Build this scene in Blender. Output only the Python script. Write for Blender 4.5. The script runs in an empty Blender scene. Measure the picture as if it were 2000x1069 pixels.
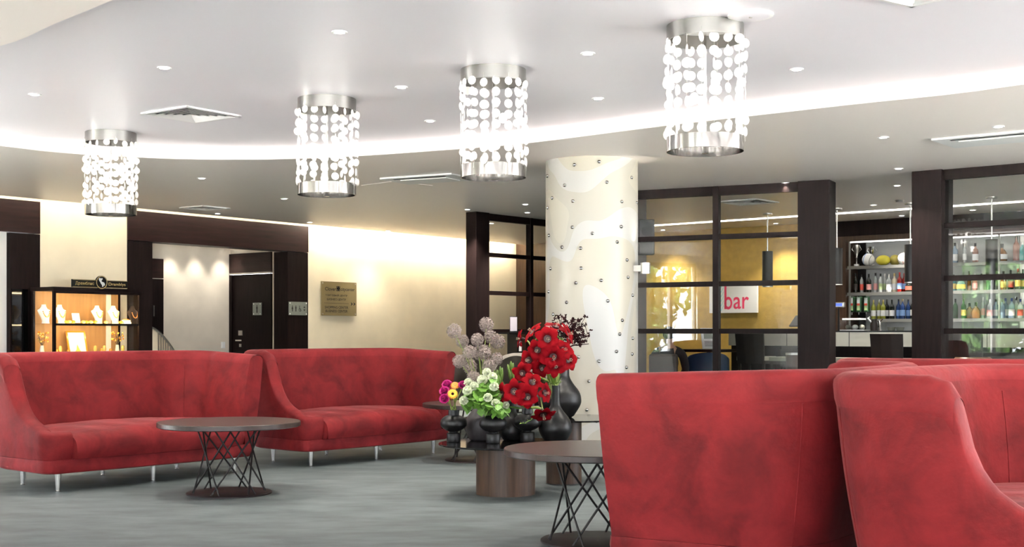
import bpy, bmesh, math, random
from mathutils import Vector, Matrix, noise as mnoise
from mathutils.geometry import tessellate_polygon
random.seed(7)
S = bpy.context.scene
C = S.collection
PI = math.pi
F = 2500.0; HOR = 648.0; CAMZ = 1.15
ZL = 2.90      # lower ceiling
ZU = 3.03      # raised ceiling inside the light cove

# ------------------------------------------------------------------ camera
cd = bpy.data.cameras.new('camera'); cam = bpy.data.objects.new('camera', cd); C.objects.link(cam)
cam.location = (0, 0, CAMZ); cam.rotation_euler = (PI/2, 0, 0)
cd.sensor_width = 36; cd.lens = F*36/2000; cd.shift_y = (HOR-534.5)/2000
cd.clip_start = .05; cd.clip_end = 200
S.camera = cam
# ------------------------------------------------------------------ world, exposure
w = bpy.data.worlds.new('world'); S.world = w; w.use_nodes = True
bg = w.node_tree.nodes['Background']; bg.inputs[0].default_value = (.94, .95, 1, 1); bg.inputs[1].default_value = 3.4
S.view_settings.view_transform = 'Standard'; S.view_settings.look = 'None'
S.view_settings.gamma = 1; S.view_settings.use_curve_mapping = False
S.view_settings.exposure = 2.45
cy = S.cycles
cy.use_denoising = True
cy.max_bounces = 10; cy.diffuse_bounces = 5; cy.glossy_bounces = 4; cy.transmission_bounces = 6; cy.transparent_max_bounces = 16
cy.sample_clamp_indirect = 4; cy.caustics_reflective = False; cy.caustics_refractive = False

sun = bpy.data.lights.new('sun', 'SUN'); sun.energy = 50; sun.angle = .01; sun.color = (1, .95, .87)
so = bpy.data.objects.new('sun', sun); C.objects.link(so); so.rotation_euler = (math.radians(-28), math.radians(-14), 0)   # high, from behind the building: added to make the terrace bounce light onto the ceilings
P_LAMP = 0.14     # watts per chandelier bulb
P_SPOT = 50.0     # watts per downlight
E_COVE = 1.25     # cove strip emission
E_WALL = 11.5     # wall washer strip emission

# ------------------------------------------------------------------ pixel helpers (frame 2000x1069) used to size real planes
def at(u, v, Y): return Vector(((u-1000)*Y/F, Y, CAMZ+(HOR-v)*Y/F))
def onz(u, v, z):
    Y = (z-CAMZ)*F/(HOR-v); return Vector(((u-1000)*Y/F, Y, z))
class Plane:
    def __init__(s, P, r):
        s.P = Vector((P[0], P[1])); s.r = Vector(r).normalized(); s.rot = math.atan2(s.r.y, s.r.x)
        s.n = Vector((-s.r.y, s.r.x))
    def t(s, u, off=0):
        k = (u-1000)/F; P = s.P+s.n*off
        return (k*P.y-P.x)/(s.r.x-k*s.r.y)
    def xy(s, t, off=0): return s.P+s.r*t+s.n*off
    def z(s, u, v, off=0):
        return CAMZ+(HOR-v)*s.xy(s.t(u, off), off).y/F
    def p3(s, t, off=0, z=0):
        q = s.xy(t, off); return Vector((q.x, q.y, z))

# ------------------------------------------------------------------ materials
def nt(m): return m.node_tree.nodes, m.node_tree.links
def mat(name, col, rough=.5, metal=0, spec=.5, var=0, scale=6, bump=0, bscale=60, stretch=(1,1,1), sheen=0, col2=None, coat=0, coords='Object', detail=4, trans=0, sub=0):
    m = bpy.data.materials.new(name); m.use_nodes = True
    N, L = nt(m); b = N['Principled BSDF']
    b.inputs['Base Color'].default_value = (*col, 1); b.inputs['Roughness'].default_value = rough
    b.inputs['Metallic'].default_value = metal; b.inputs['Specular IOR Level'].default_value = spec
    if coat: b.inputs['Coat Weight'].default_value = coat; b.inputs['Coat Roughness'].default_value = .12
    if sheen:
        b.inputs['Sheen Weight'].default_value = sheen; b.inputs['Sheen Roughness'].default_value = .35
        b.inputs['Sheen Tint'].default_value = (min(1, col[0]*2+.3), min(1, col[1]*2+.2), min(1, col[2]*2+.2), 1)
    if var or bump:
        tc = N.new('ShaderNodeTexCoord'); mp = N.new('ShaderNodeMapping'); L.new(tc.outputs[coords], mp.inputs[0])
        mp.inputs['Scale'].default_value = stretch
    if var:
        n = N.new('ShaderNodeTexNoise'); n.inputs['Scale'].default_value = scale; n.inputs['Detail'].default_value = detail
        L.new(mp.outputs[0], n.inputs['Vector'])
        r = N.new('ShaderNodeValToRGB'); c2 = col2 or tuple(c*(1+var) for c in col); c1 = col if col2 else tuple(c*(1-var) for c in col)
        r.color_ramp.elements[0].position = .3; r.color_ramp.elements[1].position = .7
        r.color_ramp.elements[0].color = (*c1, 1); r.color_ramp.elements[1].color = (*c2, 1)
        L.new(n.outputs[0], r.inputs[0]); L.new(r.outputs[0], b.inputs['Base Color'])
    if bump:
        n2 = N.new('ShaderNodeTexNoise'); n2.inputs['Scale'].default_value = bscale; L.new(mp.outputs[0], n2.inputs['Vector'])
        bp = N.new('ShaderNodeBump'); bp.inputs['Strength'].default_value = bump; bp.inputs['Distance'].default_value = .01
        L.new(n2.outputs[0], bp.inputs['Height']); L.new(bp.outputs[0], b.inputs['Normal'])
    return m
def emis(name, col, strength):
    m = bpy.data.materials.new(name); m.use_nodes = True; N, L = nt(m)
    for n in list(N):
        if n.type != 'OUTPUT_MATERIAL': N.remove(n)
    e = N.new('ShaderNodeEmission'); e.inputs[0].default_value = (*col, 1); e.inputs[1].default_value = strength
    L.new(e.outputs[0], N['Material Output'].inputs[0]); return m
def glass(name, tint=(1,1,1), ior=1.5, gain=1.0):
    m = bpy.data.materials.new(name); m.use_nodes = True; N, L = nt(m)
    for n in list(N):
        if n.type != 'OUTPUT_MATERIAL': N.remove(n)
    t = N.new('ShaderNodeBsdfTransparent'); t.inputs[0].default_value = (*tint, 1)
    g = N.new('ShaderNodeBsdfGlossy'); g.inputs['Roughness'].default_value = 0.0
    f = N.new('ShaderNodeLayerWeight'); f.inputs[0].default_value = .5
    pw = N.new('ShaderNodeMath'); pw.operation = 'POWER'; pw.inputs[1].default_value = 5; L.new(f.outputs['Facing'], pw.inputs[0])
    mu = N.new('ShaderNodeMath'); mu.operation = 'MULTIPLY_ADD'; mu.inputs[1].default_value = .9*gain; mu.inputs[2].default_value = ((ior-1)/(ior+1))**2*gain
    mx = N.new('ShaderNodeMixShader'); L.new(pw.outputs[0], mu.inputs[0]); L.new(mu.outputs[0], mx.inputs[0])
    L.new(t.outputs[0], mx.inputs[1]); L.new(g.outputs[0], mx.inputs[2]); L.new(mx.outputs[0], N['Material Output'].inputs[0])
    return m
def translucent(name, col, mix=.5, rough=.4):
    m = bpy.data.materials.new(name); m.use_nodes = True; N, L = nt(m)
    b = N['Principled BSDF']; b.inputs['Base Color'].default_value = (*col, 1); b.inputs['Roughness'].default_value = rough
    t = N.new('ShaderNodeBsdfTranslucent'); t.inputs[0].default_value = (*col, 1)
    mx = N.new('ShaderNodeMixShader'); mx.inputs[0].default_value = mix
    L.new(b.outputs[0], mx.inputs[1]); L.new(t.outputs[0], mx.inputs[2]); L.new(mx.outputs[0], N['Material Output'].inputs[0])
    return m

M = {}
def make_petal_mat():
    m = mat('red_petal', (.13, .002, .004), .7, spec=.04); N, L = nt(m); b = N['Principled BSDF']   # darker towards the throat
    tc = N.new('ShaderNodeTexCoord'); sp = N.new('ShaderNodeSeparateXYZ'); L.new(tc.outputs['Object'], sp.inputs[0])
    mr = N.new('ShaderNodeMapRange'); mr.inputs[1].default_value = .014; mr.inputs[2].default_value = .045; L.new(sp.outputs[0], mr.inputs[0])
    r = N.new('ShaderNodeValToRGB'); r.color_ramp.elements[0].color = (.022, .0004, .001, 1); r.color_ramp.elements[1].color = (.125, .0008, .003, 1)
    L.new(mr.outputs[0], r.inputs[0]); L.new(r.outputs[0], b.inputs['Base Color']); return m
M['ceil'] = mat('ceiling_paint', (.78, .755, .79), .40, spec=.35)
M['ceil_low'] = mat('ceiling_paint_warm', (.92, .845, .785), .38, spec=.40)
M['cream'] = mat('cream_plaster', (.90, .785, .57), .7, var=.07, scale=1.6, bump=.05, bscale=14)
M['beige'] = mat('beige_plaster', (.72, .64, .53), .7, var=.09, scale=1.8, bump=.05, bscale=14)
M['white_wall'] = mat('white_plaster', (.80, .78, .74), .7, var=.02, scale=2)
M['gold'] = mat('gold_plaster', (.46, .295, .06), .5, var=.12, scale=9, bump=.25, bscale=30)
M['wood'] = mat('dark_walnut', (.008, .0042, .004), .5, spec=.10, var=.35, scale=5, stretch=(6, 6, .6))
M['wood_red'] = mat('reddish_walnut', (.017, .007, .006), .45, spec=.2, var=.35, scale=4, stretch=(.5, 4, 6))
M['brown'] = mat('brown_veneer', (.045, .024, .014), .4, spec=.3, var=.3, scale=5, stretch=(6, 6, .6))
M['amber_wood'] = mat('honey_veneer', (.42, .23, .085), .5, var=.12, scale=4, stretch=(5, 5, .4))
M['pedestal'] = mat('walnut_drum', (.042, .021, .011), .42, spec=.3, var=.45, scale=5, stretch=(9, 9, .5))
M['tabletop'] = mat('smoked_oak_top', (.030, .020, .017), .33, spec=.28, var=.25, scale=6, stretch=(.7, 8, 1))
M['black_metal'] = mat('black_metal', (.006, .005, .005), .45, spec=.3)
M['base_metal'] = mat('bronze_base', (.012, .008, .008), .5, spec=.15)
M['chrome'] = mat('chrome', (.80, .79, .77), .09, metal=1)
M['steel'] = mat('brushed_steel', (.50, .48, .45), .3, metal=1, var=.1, scale=8, stretch=(8, 8, .5))
M['ringchrome'] = mat('polished_ring', (.36, .35, .34), .1, metal=1)
M['ringsteel'] = mat('satin_ring_steel', (.30, .29, .275), .28, metal=1)
M['leg'] = mat('satin_aluminium', (.75, .74, .72), .25, metal=1)
M['shell'] = translucent('capiz_shell', (.97, .95, .92), .55)
M['wire'] = mat('wire', (.6, .58, .55), .3, metal=1)
M['white_pl'] = mat('white_plastic', (.82, .81, .79), .45)
M['shelf_back'] = mat('pale_back_panel', (.40, .41, .40), .5)
M['band'] = mat('cream_steel_band', (.62, .57, .48), .38, metal=.3)
M['dark_gap'] = mat('dark_gap', (.008, .008, .008), .8)
M['black'] = mat('black_lacquer', (.005, .0045, .0045), .35, spec=.3)
M['vase'] = mat('matt_black_ceramic', (.0045, .0043, .0045), .40, spec=.25, bump=.04, bscale=200)
M['vase_grey'] = mat('charcoal_ceramic', (.018, .015, .016), .5, spec=.3, bump=.04, bscale=200)
M['glass'] = glass('clear_glass', (.97, .98, .97), 1.5, 1.0)
M['glass_thin'] = glass('case_glass', (.98, .98, .97), 1.3)
M['win_glass'] = glass('window_glass', (.97, .99, 1), 1.45)
M['dark_glass'] = mat('smoked_glass', (.003, .003, .003), .06, spec=.4)
M['bulb'] = emis('bulb_glow', (1, .94, .86), 4)
M['cove'] = emis('cove_led', (1, .95, .90), E_COVE)
M['wash'] = emis('wall_wash_led', (1, .93, .80), E_WALL)
M['wash_dim'] = emis('wall_wash_led_dim', (1, .93, .80), E_WALL*.2)
M['barled'] = emis('bar_strip_led', (1, .93, .82), 2.5)
M['shelfled'] = emis('shelf_led', (1, .97, .92), 1.6)
M['case_glow'] = emis('case_led_edge_glow', (1, .74, .40), 15)
M['lens'] = emis('downlight_lens', (1, .95, .88), 8)
M['taupe'] = mat('taupe_velvet', (.045, .036, .025), .8, sheen=.1, var=.2, scale=6)
M['cushion'] = mat('olive_cream_leather', (.24, .235, .19), .5)
M['espresso'] = mat('espresso_leather', (.009, .005, .004), .4, spec=.3)
M['brownleather'] = mat('brown_leather_back', (.030, .017, .011), .45)
M['lip'] = mat('steel_lip', (.20, .20, .19), .4, metal=.6)
M['frame_grey'] = mat('grey_window_frame', (.16, .16, .16), .5)
M['blue'] = mat('blue_leather', (.014, .038, .085), .42)
M['brass'] = mat('brass_sign_plate', (.30, .235, .115), .4, metal=.3, var=.1, scale=3)
M['grey_plate'] = mat('grey_sign_plate', (.22, .24, .21), .4, metal=.3)
M['ink'] = mat('black_print', (.02, .015, .012), .6)
M['gold_ink'] = mat('gold_print', (.55, .40, .16), .4)
M['white'] = mat('white_gloss', (.85, .84, .82), .35)
M['paper'] = mat('white_paper', (.82, .82, .82), .7)
M['red_ink'] = mat('pink_red_print', (.83, .05, .14), .5)
M['cyan_ink'] = mat('cyan_print', (.42, .76, .80), .5)
M['stem'] = mat('pale_green_stem', (.20, .26, .055), .5)
M['leaf'] = mat('fresh_leaf', (.085, .20, .022), .5, var=.35, scale=20)
M['leafd'] = mat('olive_bud', (.09, .16, .018), .5, var=.25, scale=20)
M['amar'] = make_petal_mat()
M['amar_in'] = mat('dark_red_throat', (.02, .0005, .001), .6)
M['white_pet'] = mat('greenish_white_petal', (.60, .63, .47), .6, var=.08, scale=30)
M['allium'] = mat('dried_mauve', (.23, .185, .165), .8, spec=.1, var=.2, scale=30)
M['yellow'] = mat('yellow_petal', (.60, .27, .01), .6)
M['orange'] = mat('orange_petal', (.55, .15, .01), .6)
M['magenta'] = mat('magenta_petal', (.36, .009, .13), .6, var=.3, scale=20)
M['maroon'] = mat('maroon_bud', (.012, .0014, .002), .8, spec=.1)
M['skin'] = mat('skin', (.50, .28, .20), .55)
M['jacket'] = mat('black_jacket', (.015, .014, .016), .8)
M['trouser'] = mat('dark_trousers', (.03, .03, .035), .8)
M['hair'] = mat('dark_hair', (.05, .03, .02), .7)
M['bust'] = mat('white_velvet_bust', (.85, .80, .72), .8)
M['amber'] = mat('amber_bead', (.70, .26, .02), .15, coat=.5)
M['ambery'] = mat('yellow_amber', (.85, .55, .12), .2, coat=.5)
M['bark'] = mat('bark', (.10, .075, .05), .9)
M['foliage'] = mat('tree_foliage', (.035, .085, .010), .7, var=.4, scale=3)
M['bounce_paving'] = mat('pale_paving', (.80, .79, .76), .9, var=.1, scale=2)

def make_floor_mat():
    m = bpy.data.materials.new('grey_carpet'); m.use_nodes = True; N, L = nt(m); b = N['Principled BSDF']
    b.inputs['Roughness'].default_value = .62; b.inputs['Specular IOR Level'].default_value = .35
    tc = N.new('ShaderNodeTexCoord'); mp = N.new('ShaderNodeMapping'); L.new(tc.outputs['Object'], mp.inputs[0])
    mp.inputs['Scale'].default_value = (1.1, 2.6, 1); mp.inputs['Rotation'].default_value = (0, 0, .35)
    n = N.new('ShaderNodeTexNoise'); n.inputs['Scale'].default_value = 2.2; n.inputs['Detail'].default_value = 7; n.inputs['Roughness'].default_value = .62
    L.new(mp.outputs[0], n.inputs['Vector'])
    r = N.new('ShaderNodeValToRGB'); r.color_ramp.elements[0].position = .34; r.color_ramp.elements[1].position = .68
    r.color_ramp.elements[0].color = (.036, .047, .048, 1); r.color_ramp.elements[1].color = (.082, .099, .100, 1)
    L.new(n.outputs[0], r.inputs[0]); L.new(r.outputs[0], b.inputs['Base Color'])
    n2 = N.new('ShaderNodeTexNoise'); n2.inputs['Scale'].default_value = 160; L.new(tc.outputs['Object'], n2.inputs['Vector'])
    bp = N.new('ShaderNodeBump'); bp.inputs['Strength'].default_value = .25; bp.inputs['Distance'].default_value = .004
    L.new(n2.outputs[0], bp.inputs['Height']); L.new(bp.outputs[0], b.inputs['Normal'])
    return m
M['floor'] = make_floor_mat()
def make_velvet(name, c1, c2):
    m = bpy.data.materials.new(name); m.use_nodes = True; N, L = nt(m); b = N['Principled BSDF']
    b.inputs['Roughness'].default_value = .75; b.inputs['Specular IOR Level'].default_value = .15
    b.inputs['Sheen Weight'].default_value = .10; b.inputs['Sheen Roughness'].default_value = .3; b.inputs['Sheen Tint'].default_value = (1, .45, .42, 1)
    tc = N.new('ShaderNodeTexCoord')
    n = N.new('ShaderNodeTexNoise'); n.inputs['Scale'].default_value = 4.2; n.inputs['Detail'].default_value = 6; n.inputs['Roughness'].default_value = .6; n.inputs['Distortion'].default_value = .5
    L.new(tc.outputs['Object'], n.inputs['Vector'])
    r = N.new('ShaderNodeValToRGB'); r.color_ramp.elements[0].position = .30; r.color_ramp.elements[1].position = .70
    r.color_ramp.elements[0].color = (*c1, 1); r.color_ramp.elements[1].color = (*c2, 1)
    L.new(n.outputs[0], r.inputs[0]); L.new(r.outputs[0], b.inputs['Base Color'])
    n2 = N.new('ShaderNodeTexNoise'); n2.inputs['Scale'].default_value = 9; n2.inputs['Detail'].default_value = 5; L.new(tc.outputs['Object'], n2.inputs['Vector'])
    bp = N.new('ShaderNodeBump'); bp.inputs['Strength'].default_value = .35; bp.inputs['Distance'].default_value = .02
    L.new(n2.outputs[0], bp.inputs['Height']); L.new(bp.outputs[0], b.inputs['Normal'])
    return m
M['velvet'] = make_velvet('red_velvet', (.062, .0030, .0036), (.146, .0088, .0105))
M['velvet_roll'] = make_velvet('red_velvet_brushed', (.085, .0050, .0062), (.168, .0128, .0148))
def make_column_mat():
    m = bpy.data.materials.new('painted_column'); m.use_nodes = True; N, L = nt(m); b = N['Principled BSDF']
    b.inputs['Roughness'].default_value = .4
    tc = N.new('ShaderNodeTexCoord'); mp = N.new('ShaderNodeMapping'); L.new(tc.outputs['Object'], mp.inputs[0]); mp.inputs['Scale'].default_value = (1.5, 1.5, .9)
    n = N.new('ShaderNodeTexNoise'); n.inputs['Scale'].default_value = .95; n.inputs['Detail'].default_value = 0; n.inputs['Distortion'].default_value = .6
    L.new(mp.outputs[0], n.inputs['Vector'])
    r = N.new('ShaderNodeValToRGB'); r.color_ramp.interpolation = 'CONSTANT'
    r.color_ramp.elements[0].color = (.40, .368, .295, 1); r.color_ramp.elements[1].position = .47; r.color_ramp.elements[1].color = (.415, .405, .375, 1)
    e = r.color_ramp.elements.new(.56); e.color = (.375, .352, .295, 1); e = r.color_ramp.elements.new(.64); e.color = (.41, .382, .31, 1)
    L.new(n.outputs[0], r.inputs[0]); L.new(r.outputs[0], b.inputs['Base Color'])
    return m
M['column'] = make_column_mat()

# ------------------------------------------------------------------ geometry collector
class G:
    def __init__(s): s.v = []; s.f = []; s.mi = []; s.cur = 0; s.M = Matrix.Identity(4)
    def add(s, vs, fs):
        b = len(s.v); s.v += [tuple(s.M @ Vector(v)) for v in vs]
        for f in fs: s.f.append(tuple(b+i for i in f)); s.mi.append(s.cur)
        return s
    def box(s, x0, x1, y0, y1, z0, z1):
        vs = [(x, y, z) for z in (z0, z1) for y in (y0, y1) for x in (x0, x1)]
        return s.add(vs, [(0,2,3,1), (4,5,7,6), (0,1,5,4), (2,6,7,3), (0,4,6,2), (1,3,7,5)])
    def cbox(s, c, d): return s.box(c[0]-d[0]/2, c[0]+d[0]/2, c[1]-d[1]/2, c[1]+d[1]/2, c[2]-d[2]/2, c[2]+d[2]/2)
    def lathe(s, prof, n=24, c=(0,0,0), close=True):
        vs = []; fs = []
        for r, z in prof:
            for i in range(n):
                a = 2*PI*i/n; vs.append((c[0]+r*math.cos(a), c[1]+r*math.sin(a), c[2]+z))
        for k in range(len(prof)-1):
            for i in range(n):
                j = (i+1) % n; fs.append((k*n+i, k*n+j, (k+1)*n+j, (k+1)*n+i))
        if close:
            if prof[0][0] > 1e-5: fs.append(tuple(reversed(range(n))))
            if prof[-1][0] > 1e-5: fs.append(tuple(range((len(prof)-1)*n, len(prof)*n)))
        return s.add(vs, fs)
    def tube(s, pts, r, n=6, r2=None):
        pts = [Vector(p) for p in pts]; m = len(pts); vs = []; fs = []
        up = Vector((0, 0, 1))
        for k, p in enumerate(pts):
            d = (pts[min(k+1, m-1)]-pts[max(k-1, 0)]).normalized()
            a = d.cross(up if abs(d.z) < .95 else Vector((1, 0, 0))).normalized(); b = d.cross(a)
            rr = r if r2 is None else r+(r2-r)*k/max(1, m-1)
            if hasattr(r, '__len__'): rr = r[k]
            for i in range(n):
                t = 2*PI*i/n; vs.append(p+a*math.cos(t)*rr+b*math.sin(t)*rr)
        for k in range(m-1):
            for i in range(n):
                j = (i+1) % n; fs.append((k*n+i, (k+1)*n+i, (k+1)*n+j, k*n+j))
        fs.append(tuple(range(n))); fs.append(tuple(reversed(range((m-1)*n, m*n))))
        return s.add(vs, fs)
    def ball(s, c, r, n=10, m=6, sc=(1,1,1)):
        vs = [(c[0], c[1], c[2]-r*sc[2])]; fs = []
        for k in range(1, m):
            t = -PI/2+PI*k/m
            for i in range(n):
                a = 2*PI*i/n; vs.append((c[0]+r*sc[0]*math.cos(t)*math.cos(a), c[1]+r*sc[1]*math.cos(t)*math.sin(a), c[2]+r*sc[2]*math.sin(t)))
        vs.append((c[0], c[1], c[2]+r*sc[2])); e = len(vs)-1
        for i in range(n):
            j = (i+1) % n; fs.append((0, 1+j, 1+i)); fs.append((e, 1+(m-2)*n+i, 1+(m-2)*n+j))
            for k in range(m-2): fs.append((1+k*n+i, 1+k*n+j, 1+(k+1)*n+j, 1+(k+1)*n+i))
        return s.add(vs, fs)
    def grid(s, rows, closed=False):
        n = len(rows[0]); vs = [p for r in rows for p in r]; fs = []
        for k in range(len(rows)-1):
            for i in range(n if closed else n-1):
                j = (i+1) % n; fs.append((k*n+i, k*n+j, (k+1)*n+j, (k+1)*n+i))
        return s.add(vs, fs)
    def prism(s, poly, z0, z1):
        n = len(poly); vs = [(x, y, z0) for x, y in poly]+[(x, y, z1) for x, y in poly]
        fs = [tuple(reversed(range(n))), tuple(range(n, 2*n))]+[(i, (i+1) % n, n+(i+1) % n, n+i) for i in range(n)]
        return s.add(vs, fs)
    def xzprism(s, poly, y0, y1):   # polygon in x,z extruded along y
        n = len(poly); vs = [(x, y0, z) for x, z in poly]+[(x, y1, z) for x, z in poly]
        fs = [tuple(range(n)), tuple(reversed(range(n, 2*n)))]+[(i, n+i, n+(i+1) % n, (i+1) % n) for i in range(n)]
        return s.add(vs, fs)
    def mesh(s, name, m, smooth=False):
        me = bpy.data.meshes.new(name); me.from_pydata(s.v, [], s.f)
        ms = m if isinstance(m, (list, tuple)) else [m]
        for x in ms: me.materials.append(x)
        if len(ms) > 1: me.polygons.foreach_set('material_index', s.mi)
        bm = bmesh.new(); bm.from_mesh(me); bmesh.ops.recalc_face_normals(bm, faces=bm.faces); bm.to_mesh(me); bm.free()
        if smooth:
            me.polygons.foreach_set('use_smooth', [True]*len(me.polygons))
            try: me.set_sharp_from_angle(angle=math.radians(45 if smooth is True else smooth))
            except Exception: pass
        me.update(); return me
    def build(s, name, m, parent=None, loc=None, smooth=False, bevel=0, rot=None):
        o = bpy.data.objects.new(name, s.mesh(name, m, smooth)); C.objects.link(o)
        if parent is not None: o.parent = parent
        if loc is not None: o.location = loc
        if rot is not None: o.rotation_euler = rot
        if bevel:
            b = o.modifiers.new('bevel', 'BEVEL'); b.width = bevel; b.segments = 2; b.limit_method = 'ANGLE'
        return o
def link(name, me, parent=None, loc=(0,0,0), rot=(0,0,0), sc=None):
    o = bpy.data.objects.new(name, me); C.objects.link(o); o.parent = parent; o.location = loc; o.rotation_euler = rot
    if sc: o.scale = sc
    return o
def tag(o, label, cat, group=None):
    o['label'] = label; o['category'] = cat
    if group: o['group'] = group
    return o
def thing(name, label, cat, loc=(0,0,0), rz=0, group=None, rot=None):
    o = bpy.data.objects.new(name, None); C.objects.link(o); o.location = loc; o.rotation_euler = rot or (0, 0, rz); o.empty_display_size = .05
    return tag(o, label, cat, group)
def struct(o): o['kind'] = 'structure'; return o
def copy_tree(o, parent=None):
    c = o.copy(); C.objects.link(c)
    if parent is not None: c.parent = parent
    for ch in list(o.children): copy_tree(ch, c)
    return c
def text_faces(txt, w, h, cx, cz, y, bold=0):
    cu = bpy.data.curves.new('t', 'FONT'); cu.body = txt; cu.size = 1; cu.resolution_u = 3
    if bold: cu.offset = bold
    ob = bpy.data.objects.new('t', cu); C.objects.link(ob)
    dg = bpy.context.evaluated_depsgraph_get(); me = bpy.data.meshes.new_from_object(ob.evaluated_get(dg))
    vs = [v.co.copy() for v in me.vertices]; fs = [tuple(p.vertices) for p in me.polygons]
    bpy.data.objects.remove(ob); bpy.data.meshes.remove(me)
    x0 = min(v.x for v in vs); x1 = max(v.x for v in vs); z0 = min(v.y for v in vs); z1 = max(v.y for v in vs)
    out = [(cx+((v.x-x0)/(x1-x0)-.5)*w, y, cz+((v.y-z0)/(z1-z0)-.5)*h) for v in vs]
    return out, fs

# ------------------------------------------------------------------ room lines
B0 = onz(600, 443, ZL)
PW = Plane(B0, (1, 1.375))                      # long cream wall at back left
PLP = Plane((-.598, 18.7), (1.12, 1.37))        # bar glazing, left
PRP = Plane((1.56, 15.9), (1.807, -.92))        # bar glazing, middle
PR2 = Plane((4.434, 14.07), (.886, -.77))       # bar glazing, right
PK = Plane((4.67, 20.8), (.775, -.632))         # back of the bar
XL, XR, YB = -8.0, 8.6, -4.0
WL = PW.P+PW.r*((XL-PW.P.x)/PW.r.x)             # wall meets the window wall
WE = PW.xy(PW.t(1008))
KL = PK.xy(-3.2); KR = PK.P+PK.r*((XR-PK.P.x)/PK.r.x)

# floor
g = G(); g.add([(XL-1, YB-1, 0), (XR+1, YB-1, 0), (XR+1, 30, 0), (XL-1, 30, 0)], [(0,1,2,3)])
g.add([(XL-1, YB-1, -.1), (XR+1, YB-1, -.1), (XR+1, 30, -.1), (XL-1, 30, -.1)], [(3,2,1,0)])
struct(g.build('floor', M['floor']))

# cove outline (plan): measured far edge, closed around towards the camera
far = [(0,285), (90,296), (180,303), (275,308), (360,311), (450,312), (560,311), (700,305), (860,294), (1030,280), (1300,246), (1650,206), (2000,165)]
ctrl = [onz(u, v, ZL).xy for u, v in far]
ctrl += [Vector((5.2, 6.9)), Vector((5.8, 5.2)), Vector((4.9, 3.6)), Vector((2.6, 3.0)), Vector((.2, 4.1)), onz(330, -50, ZL).xy, onz(220, 0, ZL).xy, onz(110, 45, ZL).xy, onz(0, 90, ZL).xy, Vector((-4.15, 8.5)), Vector((-5.0, 9.6)), Vector((-5.55, 10.8)), Vector((-5.3, 11.65))]
def catmull(P, n=6):
    out = []; m = len(P)
    for i in range(m):
        a, b, c, d = P[i-1], P[i], P[(i+1) % m], P[(i+2) % m]
        for k in range(n):
            t = k/n; out.append(.5*((2*b)+(-a+c)*t+(2*a-5*b+4*c-d)*t*t+(-a+3*b-3*c+d)*t**3))
    return out
hole = catmull(ctrl, 5)
def offset(P, d):
    m = len(P); out = []
    area = sum(P[i].x*P[(i+1) % m].y-P[(i+1) % m].x*P[i].y for i in range(m)); sg = 1 if area > 0 else -1
    for i in range(m):
        t = (P[(i+1) % m]-P[i-1]).normalized(); out.append(P[i]+Vector((t.y, -t.x))*d*sg)
    return out
ring1 = offset(hole, .03); ring2 = offset(hole, .30)
SLOT = .34
def wslot(t): return PW.xy(t, -SLOT)
wl_s = PW.xy(PW.t(1008), -SLOT)
outer = [Vector((XL, YB)), Vector((XR, YB)), KR, KL, WE+Vector((.3, -.5)), wl_s, WL+Vector((PW.n.x, PW.n.y))*(-SLOT), Vector((XL, WL.y-.4))]
def flat_holed(gg, out, hol, z):
    L1 = [Vector((p.x, p.y, 0)) for p in out]; L2 = [Vector((p.x, p.y, 0)) for p in hol]
    tris = tessellate_polygon([L1, L2]) if hol else tessellate_polygon([L1])
    gg.add([(p.x, p.y, z) for p in L1+L2], [tuple(t) for t in tris])
def band(gg, P, z0, Q, z1, sub=None):
    m = len(P); gg.add([(p.x, p.y, z0) for p in P]+[(q.x, q.y, z1) for q in Q], [(i, (i+1) % m, m+(i+1) % m, m+i) for i in range(m)])
g = G(); flat_holed(g, outer, hole, ZL); band(g, hole, ZL, hole, ZL+.035); band(g, hole, ZL+.035, ring2, ZL+.035)
ceil = struct(g.build('ceiling', M['ceil_low']))
g = G(); flat_holed(g, ring2, [], ZU); band(g, ring2, ZL+.035, ring2, ZU)
up = g.build('raised_ceiling', M['ceil'], ceil)
g = G(); s1 = offset(hole, .285); band(g, s1, ZL+.05, s1, ZL+.085)
g.build('light_strip', M['cove'], ceil)
# flat concrete above everything keeps the daylight out
g = G(); g.box(XL-.3, XR+.3, YB-.3, 30, 3.14, 3.3); g.build('roof_slab', M['ceil_low'], ceil)

# walls ------------------------------------------------------------
def wall_seg(P, Q, z0, z1, th, m, name, parent=None, side=1):
    P = Vector(P[:2]); Q = Vector(Q[:2]); d = (Q-P).normalized(); n = Vector((-d.y, d.x))*th*side
    g = G(); g.prism([P, Q, Q+n, P+n], z0, z1); return g.build(name, m, parent)
HD = 2.47   # underside of the dark headers
def wseg(u0, u1, z0, z1, m, name, parent=None, off=0, th=.25, t0=None, t1=None):
    t0 = PW.t(u0) if t0 is None else t0; t1 = PW.t(u1) if t1 is None else t1
    g = G(); g.box(t0, t1, off, off+th, z0, z1)
    return g.build(name, m, parent)
wb = bpy.data.objects.new('wall_back', None); C.objects.link(wb); wb.location = (PW.P.x, PW.P.y, 0); wb.rotation_euler = (0, 0, PW.rot); struct(wb)
wseg(600, 1008, 0, 3.14, M['cream'], 'plaster', wb)
wseg(77, 248, 0, 3.14, M['cream'], 'plaster', wb)
wseg(0, 0, 0, 3.14, M['cream'], 'plaster', wb, t0=(WL-PW.P).dot(PW.r)-.2, t1=PW.t(-30), off=.02)
wseg(-30, 18, 0, HD, M['white_wall'], 'pale_panel', wb, off=.06)
wseg(-30, 77, HD, ZL, M['wood_red'], 'header', wb, off=-.02)
wseg(-30, 77, ZL, 3.14, M['cream'], 'plaster', wb)
wseg(18, 77, 0, HD-.012, M['wood'], 'pier', wb, off=-.015)
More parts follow.
